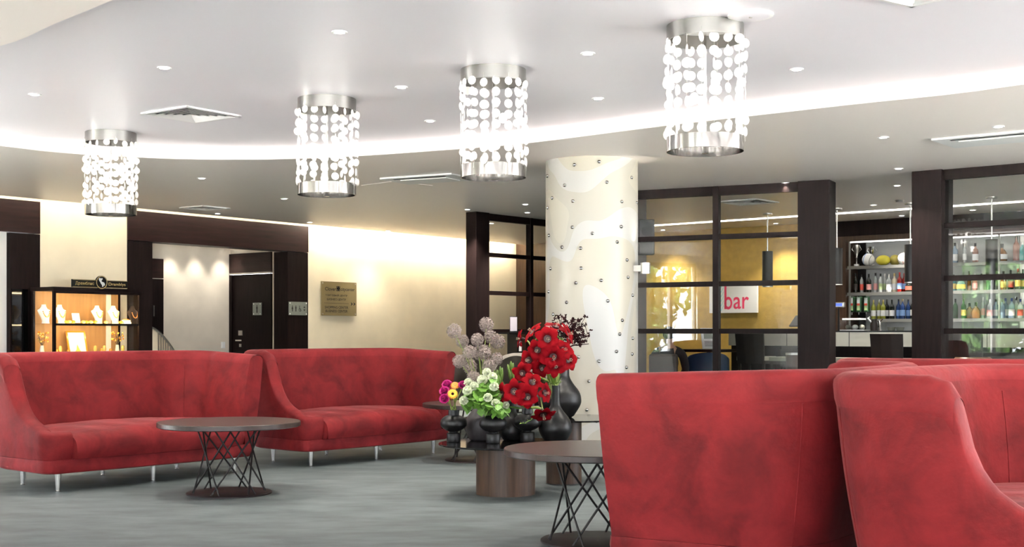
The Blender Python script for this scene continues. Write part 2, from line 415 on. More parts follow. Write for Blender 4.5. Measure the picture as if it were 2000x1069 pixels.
# dark glossy lower panel with steel edging in the pier
g = G(); g.box(PW.t(21), PW.t(52), -.028, -.015, .1, PW.z(40, 565)); g.build('gloss_panel', M['dark_glass'], wb)
wseg(248, 600, HD, ZL, M['wood_red'], 'header', wb, off=-.03, th=.32)
wseg(248, 600, ZL, 3.14, M['cream'], 'plaster', wb)
wseg(248, 296, 0, HD-.008, M['wood'], 'jamb', wb, off=-.02, th=.32)
wseg(560, 600, 0, HD-.008, M['wood'], 'jamb', wb, off=-.02, th=.32)
# washer slot
tA = (WL-PW.P).dot(PW.r); tB = PW.t(1008)
g = G(); g.box(tA, tB, -SLOT-.02, -SLOT, ZL, 3.14); g.build('slot_fascia', M['ceil_low'], wb)
g = G(); g.box(tA, tB, -SLOT+.01, -SLOT+.06, ZL+.10, ZL+.115); pass
for (a_, b_, m_) in ((tA, -.02, 'wash_dim'), (0, tB, 'wash')):
    g = G(); g.box(a_, b_, -SLOT+.01, -SLOT+.06, ZL+.10, ZL+.115); g.build('light_strip', M[m_], wb)
# far dark panelling behind the column
wfar = struct(wall_seg(WE, KL, 0, 3.14, .2, M['brown'], 'wall_far'))
gold = struct(bpy.data.objects.new('wall_bar', None)); C.objects.link(gold); gold.location = (PK.P.x, PK.P.y, 0); gold.rotation_euler = (0, 0, PK.rot)
struct(gold)
pE = PK.t(1622); pS = PK.t(1652)
g = G(); g.box(-3.2, pE, 0, .2, 0, 3.14); g.build('plaster', M['gold'], gold)
pR = (KR-PK.P).dot(PK.r)
ZH = PK.z(1700, 470)
g = G(); g.box(pE, pR, -.02, .5, 2.66, 3.14); g.build('header', M['wood'], gold)
g = G(); g.box(pS, pR, .0, .5, ZH, 2.66); g.build('lintel', M['brown'], gold)
g = G(); g.box(pE, pS, -.005, .5, 0, 2.66); g.build('pilaster', M['brown'], gold)
g = G(); g.box(pS, pR, .48, .55, 0, 2.7); g.build('back_panel', M['steel'], gold)
# remaining shell: side and rear walls with windows
def wall_with_windows(name, fixed, axis, a0, a1, wins, z0, z1, th, label):
    root = struct(bpy.data.objects.new(name, None)); C.objects.link(root)
    def bx(p0, p1, q0, q1, nm, m=M['white_wall'], inset=0, t=th):
        gg = G()
        if axis == 'x': gg.box(fixed+inset, fixed+inset+t, p0, p1, q0, q1)
        else: gg.box(p0, p1, fixed+inset, fixed+inset+t, q0, q1)
        return gg.build(nm, m, root)
    cur = a0
    for (b0, b1) in wins:
        zz0, zz1 = wz_(b0)
        bx(cur, b0, 0, 3.14, 'plaster'); bx(b0, b1, 0, zz0, 'plaster'); bx(b0, b1, zz1, 3.14, 'plaster'); cur = b1
    bx(cur, a1, 0, 3.14, 'plaster')
    return root
wins_l = [(-3.2, 0.2), (.6, 1.9), (5.55, 7.1), (8.4, 11.0)]  # last opening is unseen, added to bring daylight to the far ceiling
wins_r = [(-3.2, 1.0), (1.6, 5.8), (6.4, 10.6)]  # unseen; suggested by the bright right sofa, added to lift the ceiling there
def wz_(b0): return (.62, 2.72) if abs(b0-5.55) < .01 else (.12, 2.80)
wins_b = [(-7.2, -3.2), (-2.7, 2.2), (2.7, 7.6)]
wall_with_windows('wall_left', XL-.2, 'x', YB, WL.y+.3, wins_l, .62, 2.72, .2, '')
wall_with_windows('wall_front', YB-.2, 'y', XL, XR, wins_b, .62, 2.72, .2, '')
wall_with_windows('wall_right', XR, 'x', YB, KR.y+.3, wins_r, .62, 2.72, .2, '')
k = 0
for (fixed, axis, wins) in ((XL-.1, 'x', wins_l), (YB-.1, 'y', wins_b), (XR+.1, 'x', wins_r)):
    for (b0, b1) in wins:
        k += 1; root = struct(bpy.data.objects.new('window_%d' % k, None)); C.objects.link(root)
        def put(p0, p1, q0, q1, t, nm, m):
            gg = G()
            if axis == 'x': gg.box(fixed-t, fixed+t, p0, p1, q0, q1)
            else: gg.box(p0, p1, fixed-t, fixed+t, q0, q1)
            gg.build(nm, m, root)
        n = max(2, round((b1-b0)/1.3)); xs = [b0+(b1-b0)*i/n for i in range(n+1)]
        zz0, zz1 = wz_(b0); put(b0, b1, zz0, zz0+.08, .05, 'frame_rail', M['frame_grey']); put(b0, b1, zz1-.08, zz1, .05, 'frame_rail', M['frame_grey'])
        for x in xs: put(max(b0, x-.035), min(b1, x+.035), zz0+.08, zz1-.08, .045, 'mullion', M['frame_grey'])
        for i in range(n): put(xs[i]+.035, xs[i+1]-.035, zz0+.08, zz1-.08, .004, 'pane', M['win_glass'])
        # daylight portal: a sampling guide for the sky, gives no light itself
        ld = bpy.data.lights.new('portal', 'AREA'); ld.shape = 'RECTANGLE'; ld.size = b1-b0; ld.size_y = zz1-zz0; ld.cycles.is_portal = True
        lo = bpy.data.objects.new('portal', ld); C.objects.link(lo)
        if fixed > 0: lo.location = (fixed+.15, (b0+b1)/2, (zz0+zz1)/2); lo.rotation_euler = (PI/2, 0, PI/2)
        elif axis == 'x': lo.location = (fixed-.15, (b0+b1)/2, (zz0+zz1)/2); lo.rotation_euler = (PI/2, 0, -PI/2)
        else: lo.location = ((b0+b1)/2, fixed-.15, (zz0+zz1)/2); lo.rotation_euler = (PI/2, 0, PI)
        lo['kind'] = 'structure'
# garden outside, seen only mirrored in the bar glazing
g = G(); g.add([(-40, -40, -.3), (40, -40, -.3), (40, 40, -.3), (-40, 40, -.3)], [(0,1,2,3)]); struct(g.build('ground_outside', M['bounce_paving']))  # paving made pale to throw the added sunlight up to the ceilings
def tree(x, y, h, r, label, n=900):
    t = thing('garden_tree', label, 'tree', (x, y, -.3), 0, 'trees in the garden')
    g = G(); g.tube([(0,0,0), (.05,0,h*.4), (0,.05,h*.75)], .16, 7, .06); g.build('trunk', M['bark'], t, smooth=True)
    g = G(); rnd = random.Random(x*7+y)
    for i in range(n):
        d = Vector((rnd.gauss(0,1), rnd.gauss(0,1), rnd.gauss(0,1))).normalized()*r*rnd.uniform(.35,1); c = Vector((0,0,h*.72))+Vector((d.x,d.y,d.z*1.1))
        a = Vector((rnd.gauss(0,1), rnd.gauss(0,1), rnd.gauss(0,1))).normalized()*.17; b = a.cross(d).normalized()*.10
        g.add([c-a, c-b, c+a, c+b], [(0,1,2,3)])
    g.build('crown', M['foliage'], t)['kind'] = 'stuff'
tree(-12.4, 4.3, 2.9, 1.7, 'dense round garden shrub mirrored in the right glazing', 2600); tree(-13.5, -.5, 5.2, 1.9, 'leafy garden tree mirrored at the left of the bar glass'); tree(-16, -4.5, 6, 2.3, 'leafy garden tree mirrored at the right of the bar glass')  # greenery shows mirrored there; first shrub is added dense to darken the right glazing

# corridor behind the opening -------------------------------------
dL = onz(450, 497, 2.49); dR = onz(532, 492, 2.49); cL = Vector((-5.80, 21.2))
corr = struct(bpy.data.objects.new('wall_corridor', None)); C.objects.link(corr)
wall_seg(cL, dL.xy, 0, 2.75, .15, M['beige'], 'plaster', corr)
pj = PW.xy(PW.t(561), .30)
wall_seg(dR.xy, pj, 0, 2.75, .15, M['beige'], 'plaster', corr)
PD = Plane(dL.xy, dR.xy-dL.xy); wd = (dR.xy-dL.xy).length
wall_seg(dL.xy, dR.xy, 2.49, 2.75, .15, M['beige'], 'plaster', corr)
cl2 = Vector((-6.9, 19.8)); wall_seg(cl2, cL, 0, 2.75, .15, M['beige'], 'plaster', corr)
wall_seg(PW.xy(PW.t(240), .3), cl2, 0, 2.75, .15, M['beige'], 'plaster', corr)
g = G(); poly = [PW.xy(PW.t(235), .25), PW.xy(PW.t(575), .25), dR.xy+Vector((.1, .2)), dL.xy+Vector((0, .2)), cL+Vector((-.1, .1)), cl2+Vector((-.1, 0))]
g.prism(poly, 2.70, 2.76); g.build('corridor_ceiling', M['white_wall'], corr)
# door with the gentlemen sign
d1 = struct(bpy.data.objects.new('door_1', None)); C.objects.link(d1); d1.location = (dL.x, dL.y, 0); d1.rotation_euler = (0, 0, PD.rot)
zt = PD.z(490, 536)
g = G(); g.box(.0, wd, -.03, .06, zt+.03, 2.49); g.build('transom_panel', M['wood_red'], d1)
g = G(); g.box(0, wd, -.035, .05, zt+.005, zt+.03); g.build('steel_strip', M['steel'], d1)
g = G(); g.box(0, .07, -.03, .08, 0, zt); g.box(wd-.03, wd, -.03, .08, 0, zt); g.build('frame', M['wood'], d1)
g = G(); g.box(.07, wd-.03, .0, .05, 0, zt); g.build('leaf', M['wood'], d1)
def pdx(u): return PD.t(u)
g = G(); g.box(pdx(466.5), pdx(474), -.012, 0, PD.z(470, 655.5), PD.z(470, 646)); g.build('lock_plate', M['steel'], d1)
g = G(); g.box(pdx(464), pdx(476), -.05, -.035, PD.z(470, 666.5), PD.z(470, 664)); g.box(pdx(469), pdx(471), -.035, 0, PD.z(470, 666.5), PD.z(470, 664)); g.build('handle', M['chrome'], d1)
g = G(); g.box(pdx(468), pdx(472), -.012, 0, PD.z(470, 678), PD.z(470, 672)); g.build('lock_cylinder', M['steel'], d1)
# second dark door seen at the opening's left edge
PD2 = Plane(cl2, cL-cl2); d2 = struct(bpy.data.objects.new('door_2', None)); C.objects.link(d2); d2.location = (cl2.x, cl2.y, 0); d2.rotation_euler = (0, 0, PD2.rot)
ta, tb = PD2.t(285), PD2.t(316.5)
g = G(); g.box(ta, tb, -.04, 0, PD2.z(310, 544), PD2.z(310, 506)); g.build('transom_panel', M['wood_red'], d2)
g = G(); g.box(ta, tb, -.04, 0, 0, PD2.z(310, 545.5)); g.build('leaf', M['wood'], d2)
g = G(); g.box(PD2.t(296), PD2.t(297.5), -.06, -.04, PD2.z(297, 618), PD2.z(297, 597)); g.build('handle', M['steel'], d2)
# corridor spot lights near the beige wall
def spot(loc, power, angle=80, blend=.6, radius=.04, col=(1, .93, .83), target=None, parent=None):
    ld = bpy.data.lights.new('lamp_light', 'SPOT'); ld.energy = power; ld.spot_size = math.radians(angle); ld.spot_blend = blend; ld.shadow_soft_size = radius; ld.color = col
    o = bpy.data.objects.new('lamp_light', ld); C.objects.link(o); o.location = loc
    if target is not None: o.rotation_euler = (Vector(target)-Vector(loc)).to_track_quat('-Z', 'Y').to_euler()
    if parent is not None: o.parent = parent
    return o
PC = Plane(cL, dL.xy-cL)
me_lens = G().lathe([(.0, 0), (.034, 0), (.034, .006), (0, .006)], 14).mesh('lens', M['lens'])
me_ring = G().lathe([(.034, -.004), (.05, -.004), (.05, .006), (.034, .006), (.034, -.004)], 18, close=False).mesh('trim_ring', M['white_pl'], True)
def downlight(p, label, power=P_SPOT, group='recessed downlights in the ceiling', angle=95, sc=1.0, col=(1, .93, .83)):
    t = thing('downlight', label, 'ceiling light', (p[0], p[1], p[2]), 0, group)
    link('trim_ring', me_ring, t, (0, 0, -.003), sc=(sc, sc, 1)); link('lens', me_lens, t, (0, 0, -.006), sc=(sc, sc, 1))
    if power: spot((0, 0, -.03), power, angle, .7, .04, col, parent=t)
    return t
for u, wd_ in ((331, 'left'), (381, 'middle'), (431, 'right')):
    q = PC.xy(PC.t(u), -.22); downlight((q.x, q.y, 2.70), '%s downlight washing the beige corridor wall by the restrooms' % wd_, 10, 'corridor downlights', 75)
# curved pale balustrade in the corridor
bal = thing('balustrade', 'curved pale stair balustrade behind the dark door jamb', 'balustrade', (-5.05, 19.9, 0), 0)
g = G(); pts = []
prev = None
for i in range(13):
    a = i/12; p = at(292+a*55, 690, 19.9+.5*a); ztop = CAMZ+(HOR-(640+58*a**1.6))*p.y/F; pts.append((p.x+5.05, p.y-19.9, ztop))
rows = []
for (x, y, z) in pts: rows.append([(x, y, .0), (x, y, z), (x+.02, y+.05, z), (x+.02, y+.05, 0)])
g.grid(rows); g.build('curved_panel', M['cream'], bal, smooth=True)
g = G()
for i in range(4, 13): x, y, z = pts[i]; g.tube([(x, y-.02, 0), (x, y-.02, z)], .012, 5)
g.tube([(x, y-.02, z+.01) for x, y, z in pts], .018, 6); g.build('rail', M['steel'], bal)
# light switch
ls = PC.p3(PC.t(435), -.012, PC.z(435, 674.5)); t = thing('light_switch', 'small white light switch on the beige corridor wall', 'switch', ls, PC.rot)
g = G(); g.cbox((0, 0, 0), (.075, .02, .11)); g.build('plate', M['white_pl'], t, bevel=.004)
g = G(); g.cbox((0, -.014, 0), (.05, .008, .08)); g.build('rocker', M['white'], t)

# ------------------------------------------------------------------ glazed partitions of the bar
def partition(name, PL, posts, rails, zones, label, depth=.10):
    root = struct(bpy.data.objects.new(name, None)); C.objects.link(root); root.location = (PL.P.x, PL.P.y, 0); root.rotation_euler = (0, 0, PL.rot)
    for (a, b, d0, d1) in posts:
        g = G(); g.box(a, b, d0, d1, 0, ZL); g.build('post', M['wood'], root, bevel=.004)
    for (a, b, z0, z1) in rails:
        g = G(); g.box(a, b, -.035, .035, z0, z1); g.build('rail', M['wood'], root)
    for (a, b, z0, z1) in zones:
        g = G(); g.box(a, b, -.004, .004, z0, z1); g.build('pane', M['glass'], root)
    return root
RZ = [.10, .58, 1.155, 1.725, 2.292, 2.83]
def grid_part(name, PL, posts, cols, beam):
    rails = []; zones = []
    for (a, b) in cols:
        for i, z in enumerate(RZ):
            if i == 0: rails.append((a, b, 0, .10))
            elif i == 5: rails.append((a, b, beam, ZL))
            else: rails.append((a, b, z-.03, z+.03))
        for i in range(5):
            lo = .10 if i == 0 else RZ[i]+.03; hi = beam if i == 4 else RZ[i+1]-.03; zones.append((a, b, lo, hi))
    return partition(name, PL, posts, rails, zones, '')
t0, t1, t2 = PLP.t(920), PLP.t(946), PLP.t(1032); t3 = PLP.t(1037); t4 = t3+(t2-t1)
grid_part('window_11', PLP, [(t0, t1, -.10, .10), (t2, t3, -.05, .05), (t4, t4+.08, -.05, .05)], [(t1, t2), (t3, t4)], 2.80)
r1, r2, r3, r4 = PRP.t(1394), PRP.t(1405.5), PRP.t(1562), PRP.t(1624)
grid_part('window_12', PRP, [(-.62, -.50, -.05, .05), (r1, r2, -.05, .05), (r3, r4, -.10, .22)], [(-.50, r1), (r2, r3)], 2.79)
q0, q1 = PR2.t(1788), PR2.t(1846)
grid_part('window_13', PR2, [(q0, q1, -.10, .22), (q1+1.9, q1+1.98, -.05, .05), (q1+3.3, q1+3.6, -.1, .2)], [(q1, q1+1.9), (q1+1.98, q1+3.3)], 2.79)
e1 = PLP.xy(t4+.08); e2 = PRP.xy(-.56)
struct(wall_seg(e1, e2, 0, ZL, .1, M['wood'], 'wall_screen'))
# dark pillar and speaker box in the bar's near corner
pc = at(1250, 600, 16.9)
g = G(); g.box(pc.x-.11, pc.x+.085, 16.9, 17.1, 0, ZL); struct(g.build('wall_pillar', M['brown']))
sb = thing('wall_speaker', 'black speaker box high up behind the bar glass beside the column', 'speaker', (at(1262, 464, 16.7).x, 16.7, at(1262, 464, 16.7).z))
g = G(); g.cbox((0, 0, 0), (.20, .18, .46)); g.build('cabinet', M['black'], sb, bevel=.01)
g = G(); g.lathe([(.07, 0), (.07, .01), (.02, .014), (0, .014)], 20); o = g.build('cone', M['dark_gap'], sb, (0, -.09, .08)); o.rotation_euler = (PI/2, 0, 0)
g = G(); g.cbox((-.02, .15, .0), (.06, .14, .06)); g.build('bracket', M['black_metal'], sb)

# ------------------------------------------------------------------ column with studs and sconce
cx, cyy, cr = .822, 13.2, .475
g = G(); g.lathe([(cr, 0), (cr, ZL)], 96); col = struct(bpy.data.objects.new('wall_column', None)); C.objects.link(col); col.location = (cx, cyy, 0)
g.build('shaft', M['column'], col, smooth=True)
me_stud = G().lathe([(.0, 0), (.018, 0), (.018, .008), (.012, .014), (0, .016)], 10).mesh('stud', M['ringchrome'], True)
studs = [(1122,322),(1170,316),(1070,344),(1103,362),(1185,356),(1233,347),(1079,387),(1119,393),(1214,394),(1070,406),(1243,396),(1213,443),(1118,444),(1157,456),(1073,460),(1205,473),(1098,483),(1134,485),(1224,508),(1076,525),(1135,524),(1174,548),(1226,542),(1125,553),(1072,570),(1107,591),(1187,588),(1235,577),(1081,614),(1215,626),(1210,653),(1235,661),(1204,687),(1130,698),(1170,706),(1223,718),(1234,692),(1146,801),(1165,823),(1182,745),(1210,770),(1150,745)]
for (u, v) in studs:
    k = (u-1000)/F; A = 1+k*k; Bq = -2*(k*cx+cyy); Cq = cx*cx+cyy*cyy-cr*cr; disc = Bq*Bq-4*A*Cq
    if disc <= 0: continue
    Y = (-Bq-math.sqrt(disc))/(2*A); X = k*Y; z = CAMZ+(HOR-v)*Y/F; a = math.atan2(Y-cyy, X-cx)
    link('stud', me_stud, col, (X-cx, Y-cyy, z), (0, PI/2, a))
sa = math.radians(-28); sz = CAMZ+(HOR-525)*13.0/F
sc_ = thing('wall_sconce', 'brushed steel up and down wall light on the right side of the round column', 'wall lamp', (cx+cr*math.cos(sa), cyy+cr*math.sin(sa), sz), sa)
g = G(); g.cbox((.04, 0, 0), (.08, .05, .06)); g.build('arm', M['steel'], sc_)
g = G(); g.lathe([(.05, -.055), (.05, .055)], 20, (.12, 0, 0)); g.build('body', M['leg'], sc_, smooth=True)
o = spot((.12, 0, .062), 3.5, 40, .6, .02, parent=sc_); o.rotation_euler = (PI, 0, 0); spot((.12, 0, -.062), 3, 40, .5, .02, parent=sc_)
o.rotation_euler = (PI, math.radians(-12), 0)

# ------------------------------------------------------------------ ceiling fittings
for (u, v, lab) in [(663,62,'bright downlight above the second chandelier from the left, near the top of the picture'), (321,132,'downlight in the raised ceiling above the square louvred vent'), (68,184,'leftmost downlight in the raised ceiling'),
    (784,170,'downlight between the second and third chandeliers, upper of the two'), (840,236,'downlight left of the third chandelier, just above the cove light'), (1148,104,'downlight right of the third chandelier, upper of the pair'), (1168,192,'downlight right of the third chandelier, lower of the pair'), (1556,135,'downlight right of the largest chandelier')]:
    downlight(onz(u, v, ZU), lab, P_SPOT)
for (u, v, lab, pw) in [(394,348,'downlight under the cove edge between the two left chandeliers',2), (555,388,'downlight left of the base of the second chandelier',2.2), (605,434,'downlight at the dark header end by the cream wall',.4), (758,451,'small downlight over the cream wall right of the sign',.3), (895,466,'small downlight over the cream wall near the bar post',0),
    (425,417,'downlight beside the flat vent over the dark header',.8), (913,409,'downlight above the left post of the bar glazing',2.2), (1026,399,'downlight left of the column, upper of two',2), (1030,415,'downlight left of the column, lower of two',2), (1725,268,'downlight right of the largest chandelier, on the lower ceiling',1), (1950,247,'rightmost downlight above the air conditioning panel',1),
    (1535,357,'downlight touching the top of the middle bar glazing',.7), (1752,362,'downlight in the bar entrance nearest the lobby',1.8), (1706,400,'downlight in the bar entrance over the stools',1.8), (1761,421,'downlight close to the back bar shelves',1.8), (1755,329,'downlight just before the right bar pillar',.6), (960,436,'downlight seen through the left bar glazing',1.2), (1295,449,'downlight near the gold wall in the left bar window',.5), (1515,436,'downlight near the gold wall in the right bar window',.6), (1900,410,'downlight before the back bar in the right window',1.8)]:
    downlight(onz(u, v, ZL), lab, P_SPOT*pw)
for (x, y, lab) in ((-1.6, 3.2, 'downlight over the front lobby, left of the viewer, outside the picture'), (1.2, 1.6, 'downlight over the front lobby, right above the viewer, outside the picture'), (3.2, 6.2, 'downlight over the sofa at the right edge, outside the picture'), (-4.6, 5.0, 'downlight over the front lobby, far left, outside the picture')):
    downlight((x, y, ZU if x > 3 else ZL), lab, P_SPOT)

def vent(P, s, rz, label, rings=5, slotted=False):
    t = thing('ceiling_vent', label, 'vent', P, rz)
    g = G()
    if not slotted:
        g.box(-s/2, s/2, -s/2, -s/2+.03, -.014, 0); g.box(-s/2, s/2, s/2-.03, s/2, -.014, 0); g.box(-s/2, -s/2+.03, -s/2, s/2, -.014, 0); g.box(s/2-.03, s/2, -s/2, s/2, -.014, 0)
        g.build('frame', M['white_pl'], t)
        g = G(); g.box(-s/2+.02, s/2-.02, -s/2+.02, s/2-.02, -.002, .0); g.build('backing', M['dark_gap'], t)
        for i in range(rings):
            r0 = (s/2-.035)*(1-i/rings); r1 = r0-.028
            g = G()
            vs = [(x*r, y*r, z) for r, z in ((r0, -.018), (r1, -.004)) for x, y in ((-1,-1), (1,-1), (1,1), (-1,1))]
            vs += [(x*r, y*r, z+.003) for r, z in ((r0, -.018), (r1, -.004)) for x, y in ((-1,-1), (1,-1), (1,1), (-1,1))]
            fs = []
            for a in range(4):
                b = (a+1) % 4; fs += [(a, b, 4+b, 4+a), (8+a, 8+b, 12+b, 12+a)]
            g.add(vs, fs); g.build('louvre', M['white_pl'], t)
    else:
        g.box(-s[0]/2, s[0]/2, -s[1]/2, s[1]/2, -.02, 0); g.build('frame', M['white_pl'], t, bevel=.006)
        g = G(); g.box(-s[0]*.36, s[0]*.36, -s[1]*.40, -s[1]*.40+.05, -.024, -.02); g.build('slot', M['dark_gap'], t)
        g = G(); g.box(-s[0]*.32, s[0]*.32, -s[1]*.22, s[1]*.3, -.03, -.02); g.build('intake_panel', M['white_pl'], t, bevel=.004)
    return t
vent(onz(373.5, 222.5, ZU), .60, math.radians(54), 'square louvred air vent in the raised ceiling left of the second chandelier')
vent(onz(400, 405.7, ZL), .50, math.radians(54), 'small square vent in the lower ceiling above the dark header', 4)
vent(onz(1460, 394, ZL), .62, math.radians(50), 'square louvred vent in the bar ceiling seen through the middle glazing', 4)
vent(onz(1800, -27, ZU), .60, math.radians(35), 'vent cut off by the top edge of the picture at the right', 5)
vent(onz(1955, 268, ZL), (1.05, .62), math.radians(-38), 'white air conditioning panel with a dark slot at the right of the lower ceiling', slotted=True)
vent(onz(838, 348, ZL), (.95, .60), math.radians(-28), 'white air conditioning panel with a dark slot left of the third chandelier', slotted=True)
g = G(); g.cbox((0, 0, -.008), (.6, .6, .006)); t = g.build('access_panel', M['ceil_low'], None, onz(775, 361, ZL)); t.rotation_euler = (0, 0, .8); tag(t, 'flush square access panel in the lower ceiling right of the second chandelier', 'panel')
p = onz(1466, 29, ZU); t = thing('ceiling_speaker', 'round white loudspeaker set in the ceiling behind the largest chandelier', 'speaker', p)
g = G(); g.lathe([(.115, -.012), (.135, -.008), (.135, 0)], 32); g.build('bezel', M['white_pl'], t, smooth=True)
g = G(); g.lathe([(.0, -.014), (.10, -.014), (.112, -.012)], 28, close=False); g.build('grille', M['ceil'], t, smooth=True)
g = G(); g.lathe([(.0, -.018), (.01, -.018), (.01, -.013)], 8); g.build('screw', M['steel'], t)
p = onz(1757, 391, ZL); g = G(); g.lathe([(.0, -.03), (.05, -.03), (.06, 0)], 16); o = g.build('smoke_detector', M['steel'], None, p, smooth=True); tag(o, 'small round smoke detector on the ceiling of the bar entrance', 'detector')
# bright strip in the bar ceiling
a, b = onz(1262, 441.5, ZL), onz(2060, 389.5, ZL); d = (b-a).normalized(); nn = Vector((-d.y, d.x, 0))*.09
g = G(); g.add([a-nn-Vector((0,0,.004)), b-nn-Vector((0,0,.004)), b+nn-Vector((0,0,.004)), a+nn-Vector((0,0,.004))], [(0,1,2,3)])
g.build('bar_light_strip', M['barled'], ceil)

# ------------------------------------------------------------------ chandeliers
LR = .235; LTOP = ZU; LBOT = 2.255
me_disc = G().lathe([(.0, -.0012), (.026, -.0012), (.031, 0), (.026, .0012), (0, .0012)], 12).mesh('shell_disc', M['shell'], True)
def chandelier(x, y, label, seed):
    t = thing('chandelier', label, 'chandelier', (x, y, LTOP), 0, 'shell disc chandeliers')
    rnd = random.Random(seed)
    def ring(z0, z1, nm, m):
        g = G(); g.lathe([(LR, z0), (LR, z1), (LR-.008, z1), (LR-.008, z0), (LR, z0)], 48, close=False); return g.build(nm, m, t, smooth=True)
    ring(-.095, 0, 'top_ring', M['ringsteel'])
    h = LBOT-LTOP
    ring(h, h+.088, 'bottom_ring', M['ringchrome'])
    g = G(); g.lathe([(0, -.012), (LR-.01, -.012), (LR-.01, -.004), (0, -.004)], 32); g.build('ceiling_plate', M['white_pl'], t)
    g = G(); g.lathe([(.009, h-.005), (.009, -.01)], 10); g.build('centre_rod', M['chrome'], t, smooth=True)
    g = G(); g.lathe([(.0, h-.012), (.022, h-.012), (.022, h+.05), (.0, h+.05)], 14); g.build('finial', M['chrome'], t, smooth=True)
    g = G(); g.box(-LR+.006, LR-.006, -.006, .006, h+.03, h+.042); g.build('cross_bar', M['chrome'], t)
    for k in range(3):
        a = 2*PI*k/3+.4; zc = (-.34, -.44, -.56)[k]
        g = G(); g.ball((0, 0, 0), .028, 12, 8, (1, 1, 1.3)); g.build('bulb', M['bulb'], t, (.075*math.cos(a), .075*math.sin(a), zc), smooth=True)
        ld = bpy.data.lights.new('lamp_light', 'POINT'); ld.energy = P_LAMP; ld.shadow_soft_size = .05; ld.color = (1, .95, .89)
        lo = bpy.data.objects.new('lamp_light', ld); C.objects.link(lo); lo.parent = t; lo.location = (.075*math.cos(a), .075*math.sin(a), zc)
    ns = 17; nr = 8; z0 = -.118; z1 = h+.115
    for i in range(ns):
        a = 2*PI*(i+rnd.uniform(-.12, .12))/ns; rr = LR+rnd.uniform(-.012, .014)
        px, py = rr*math.cos(a), rr*math.sin(a)
        g = G(); g.tube([(px, py, -.06), (px, py, h+.05)], .0012, 3); g.build('strand', M['wire'], t)
        off = rnd.uniform(-.012, .012)
        for k in range(nr):
            z = z0+(z1-z0)*k/(nr-1)+off+rnd.uniform(-.004, .004)
            ya = a+(rnd.gauss(0, .35) if rnd.random() < .75 else rnd.uniform(-1.5, 1.5))
            o = link('shell_disc', me_disc, t, (px, py, z), (0, PI/2, ya))
            s = rnd.uniform(.94, 1.06); o.scale = (s, s, 1)
    return t
lamps = [(216.5, 258, 'smallest chandelier of shell discs at the far left over the display case', 1), (638.5, 192, 'second chandelier from the left, over the gap between the two red sofas', 2), (963.5, 135, 'third chandelier from the left, hanging over the flower table', 3), (1377, 48, 'largest and rightmost chandelier of glowing shell discs', 4)]
for (u, v, lab, sd) in lamps:
    p = onz(u, v+2, ZU); chandelier(p.x, p.y, lab, sd)

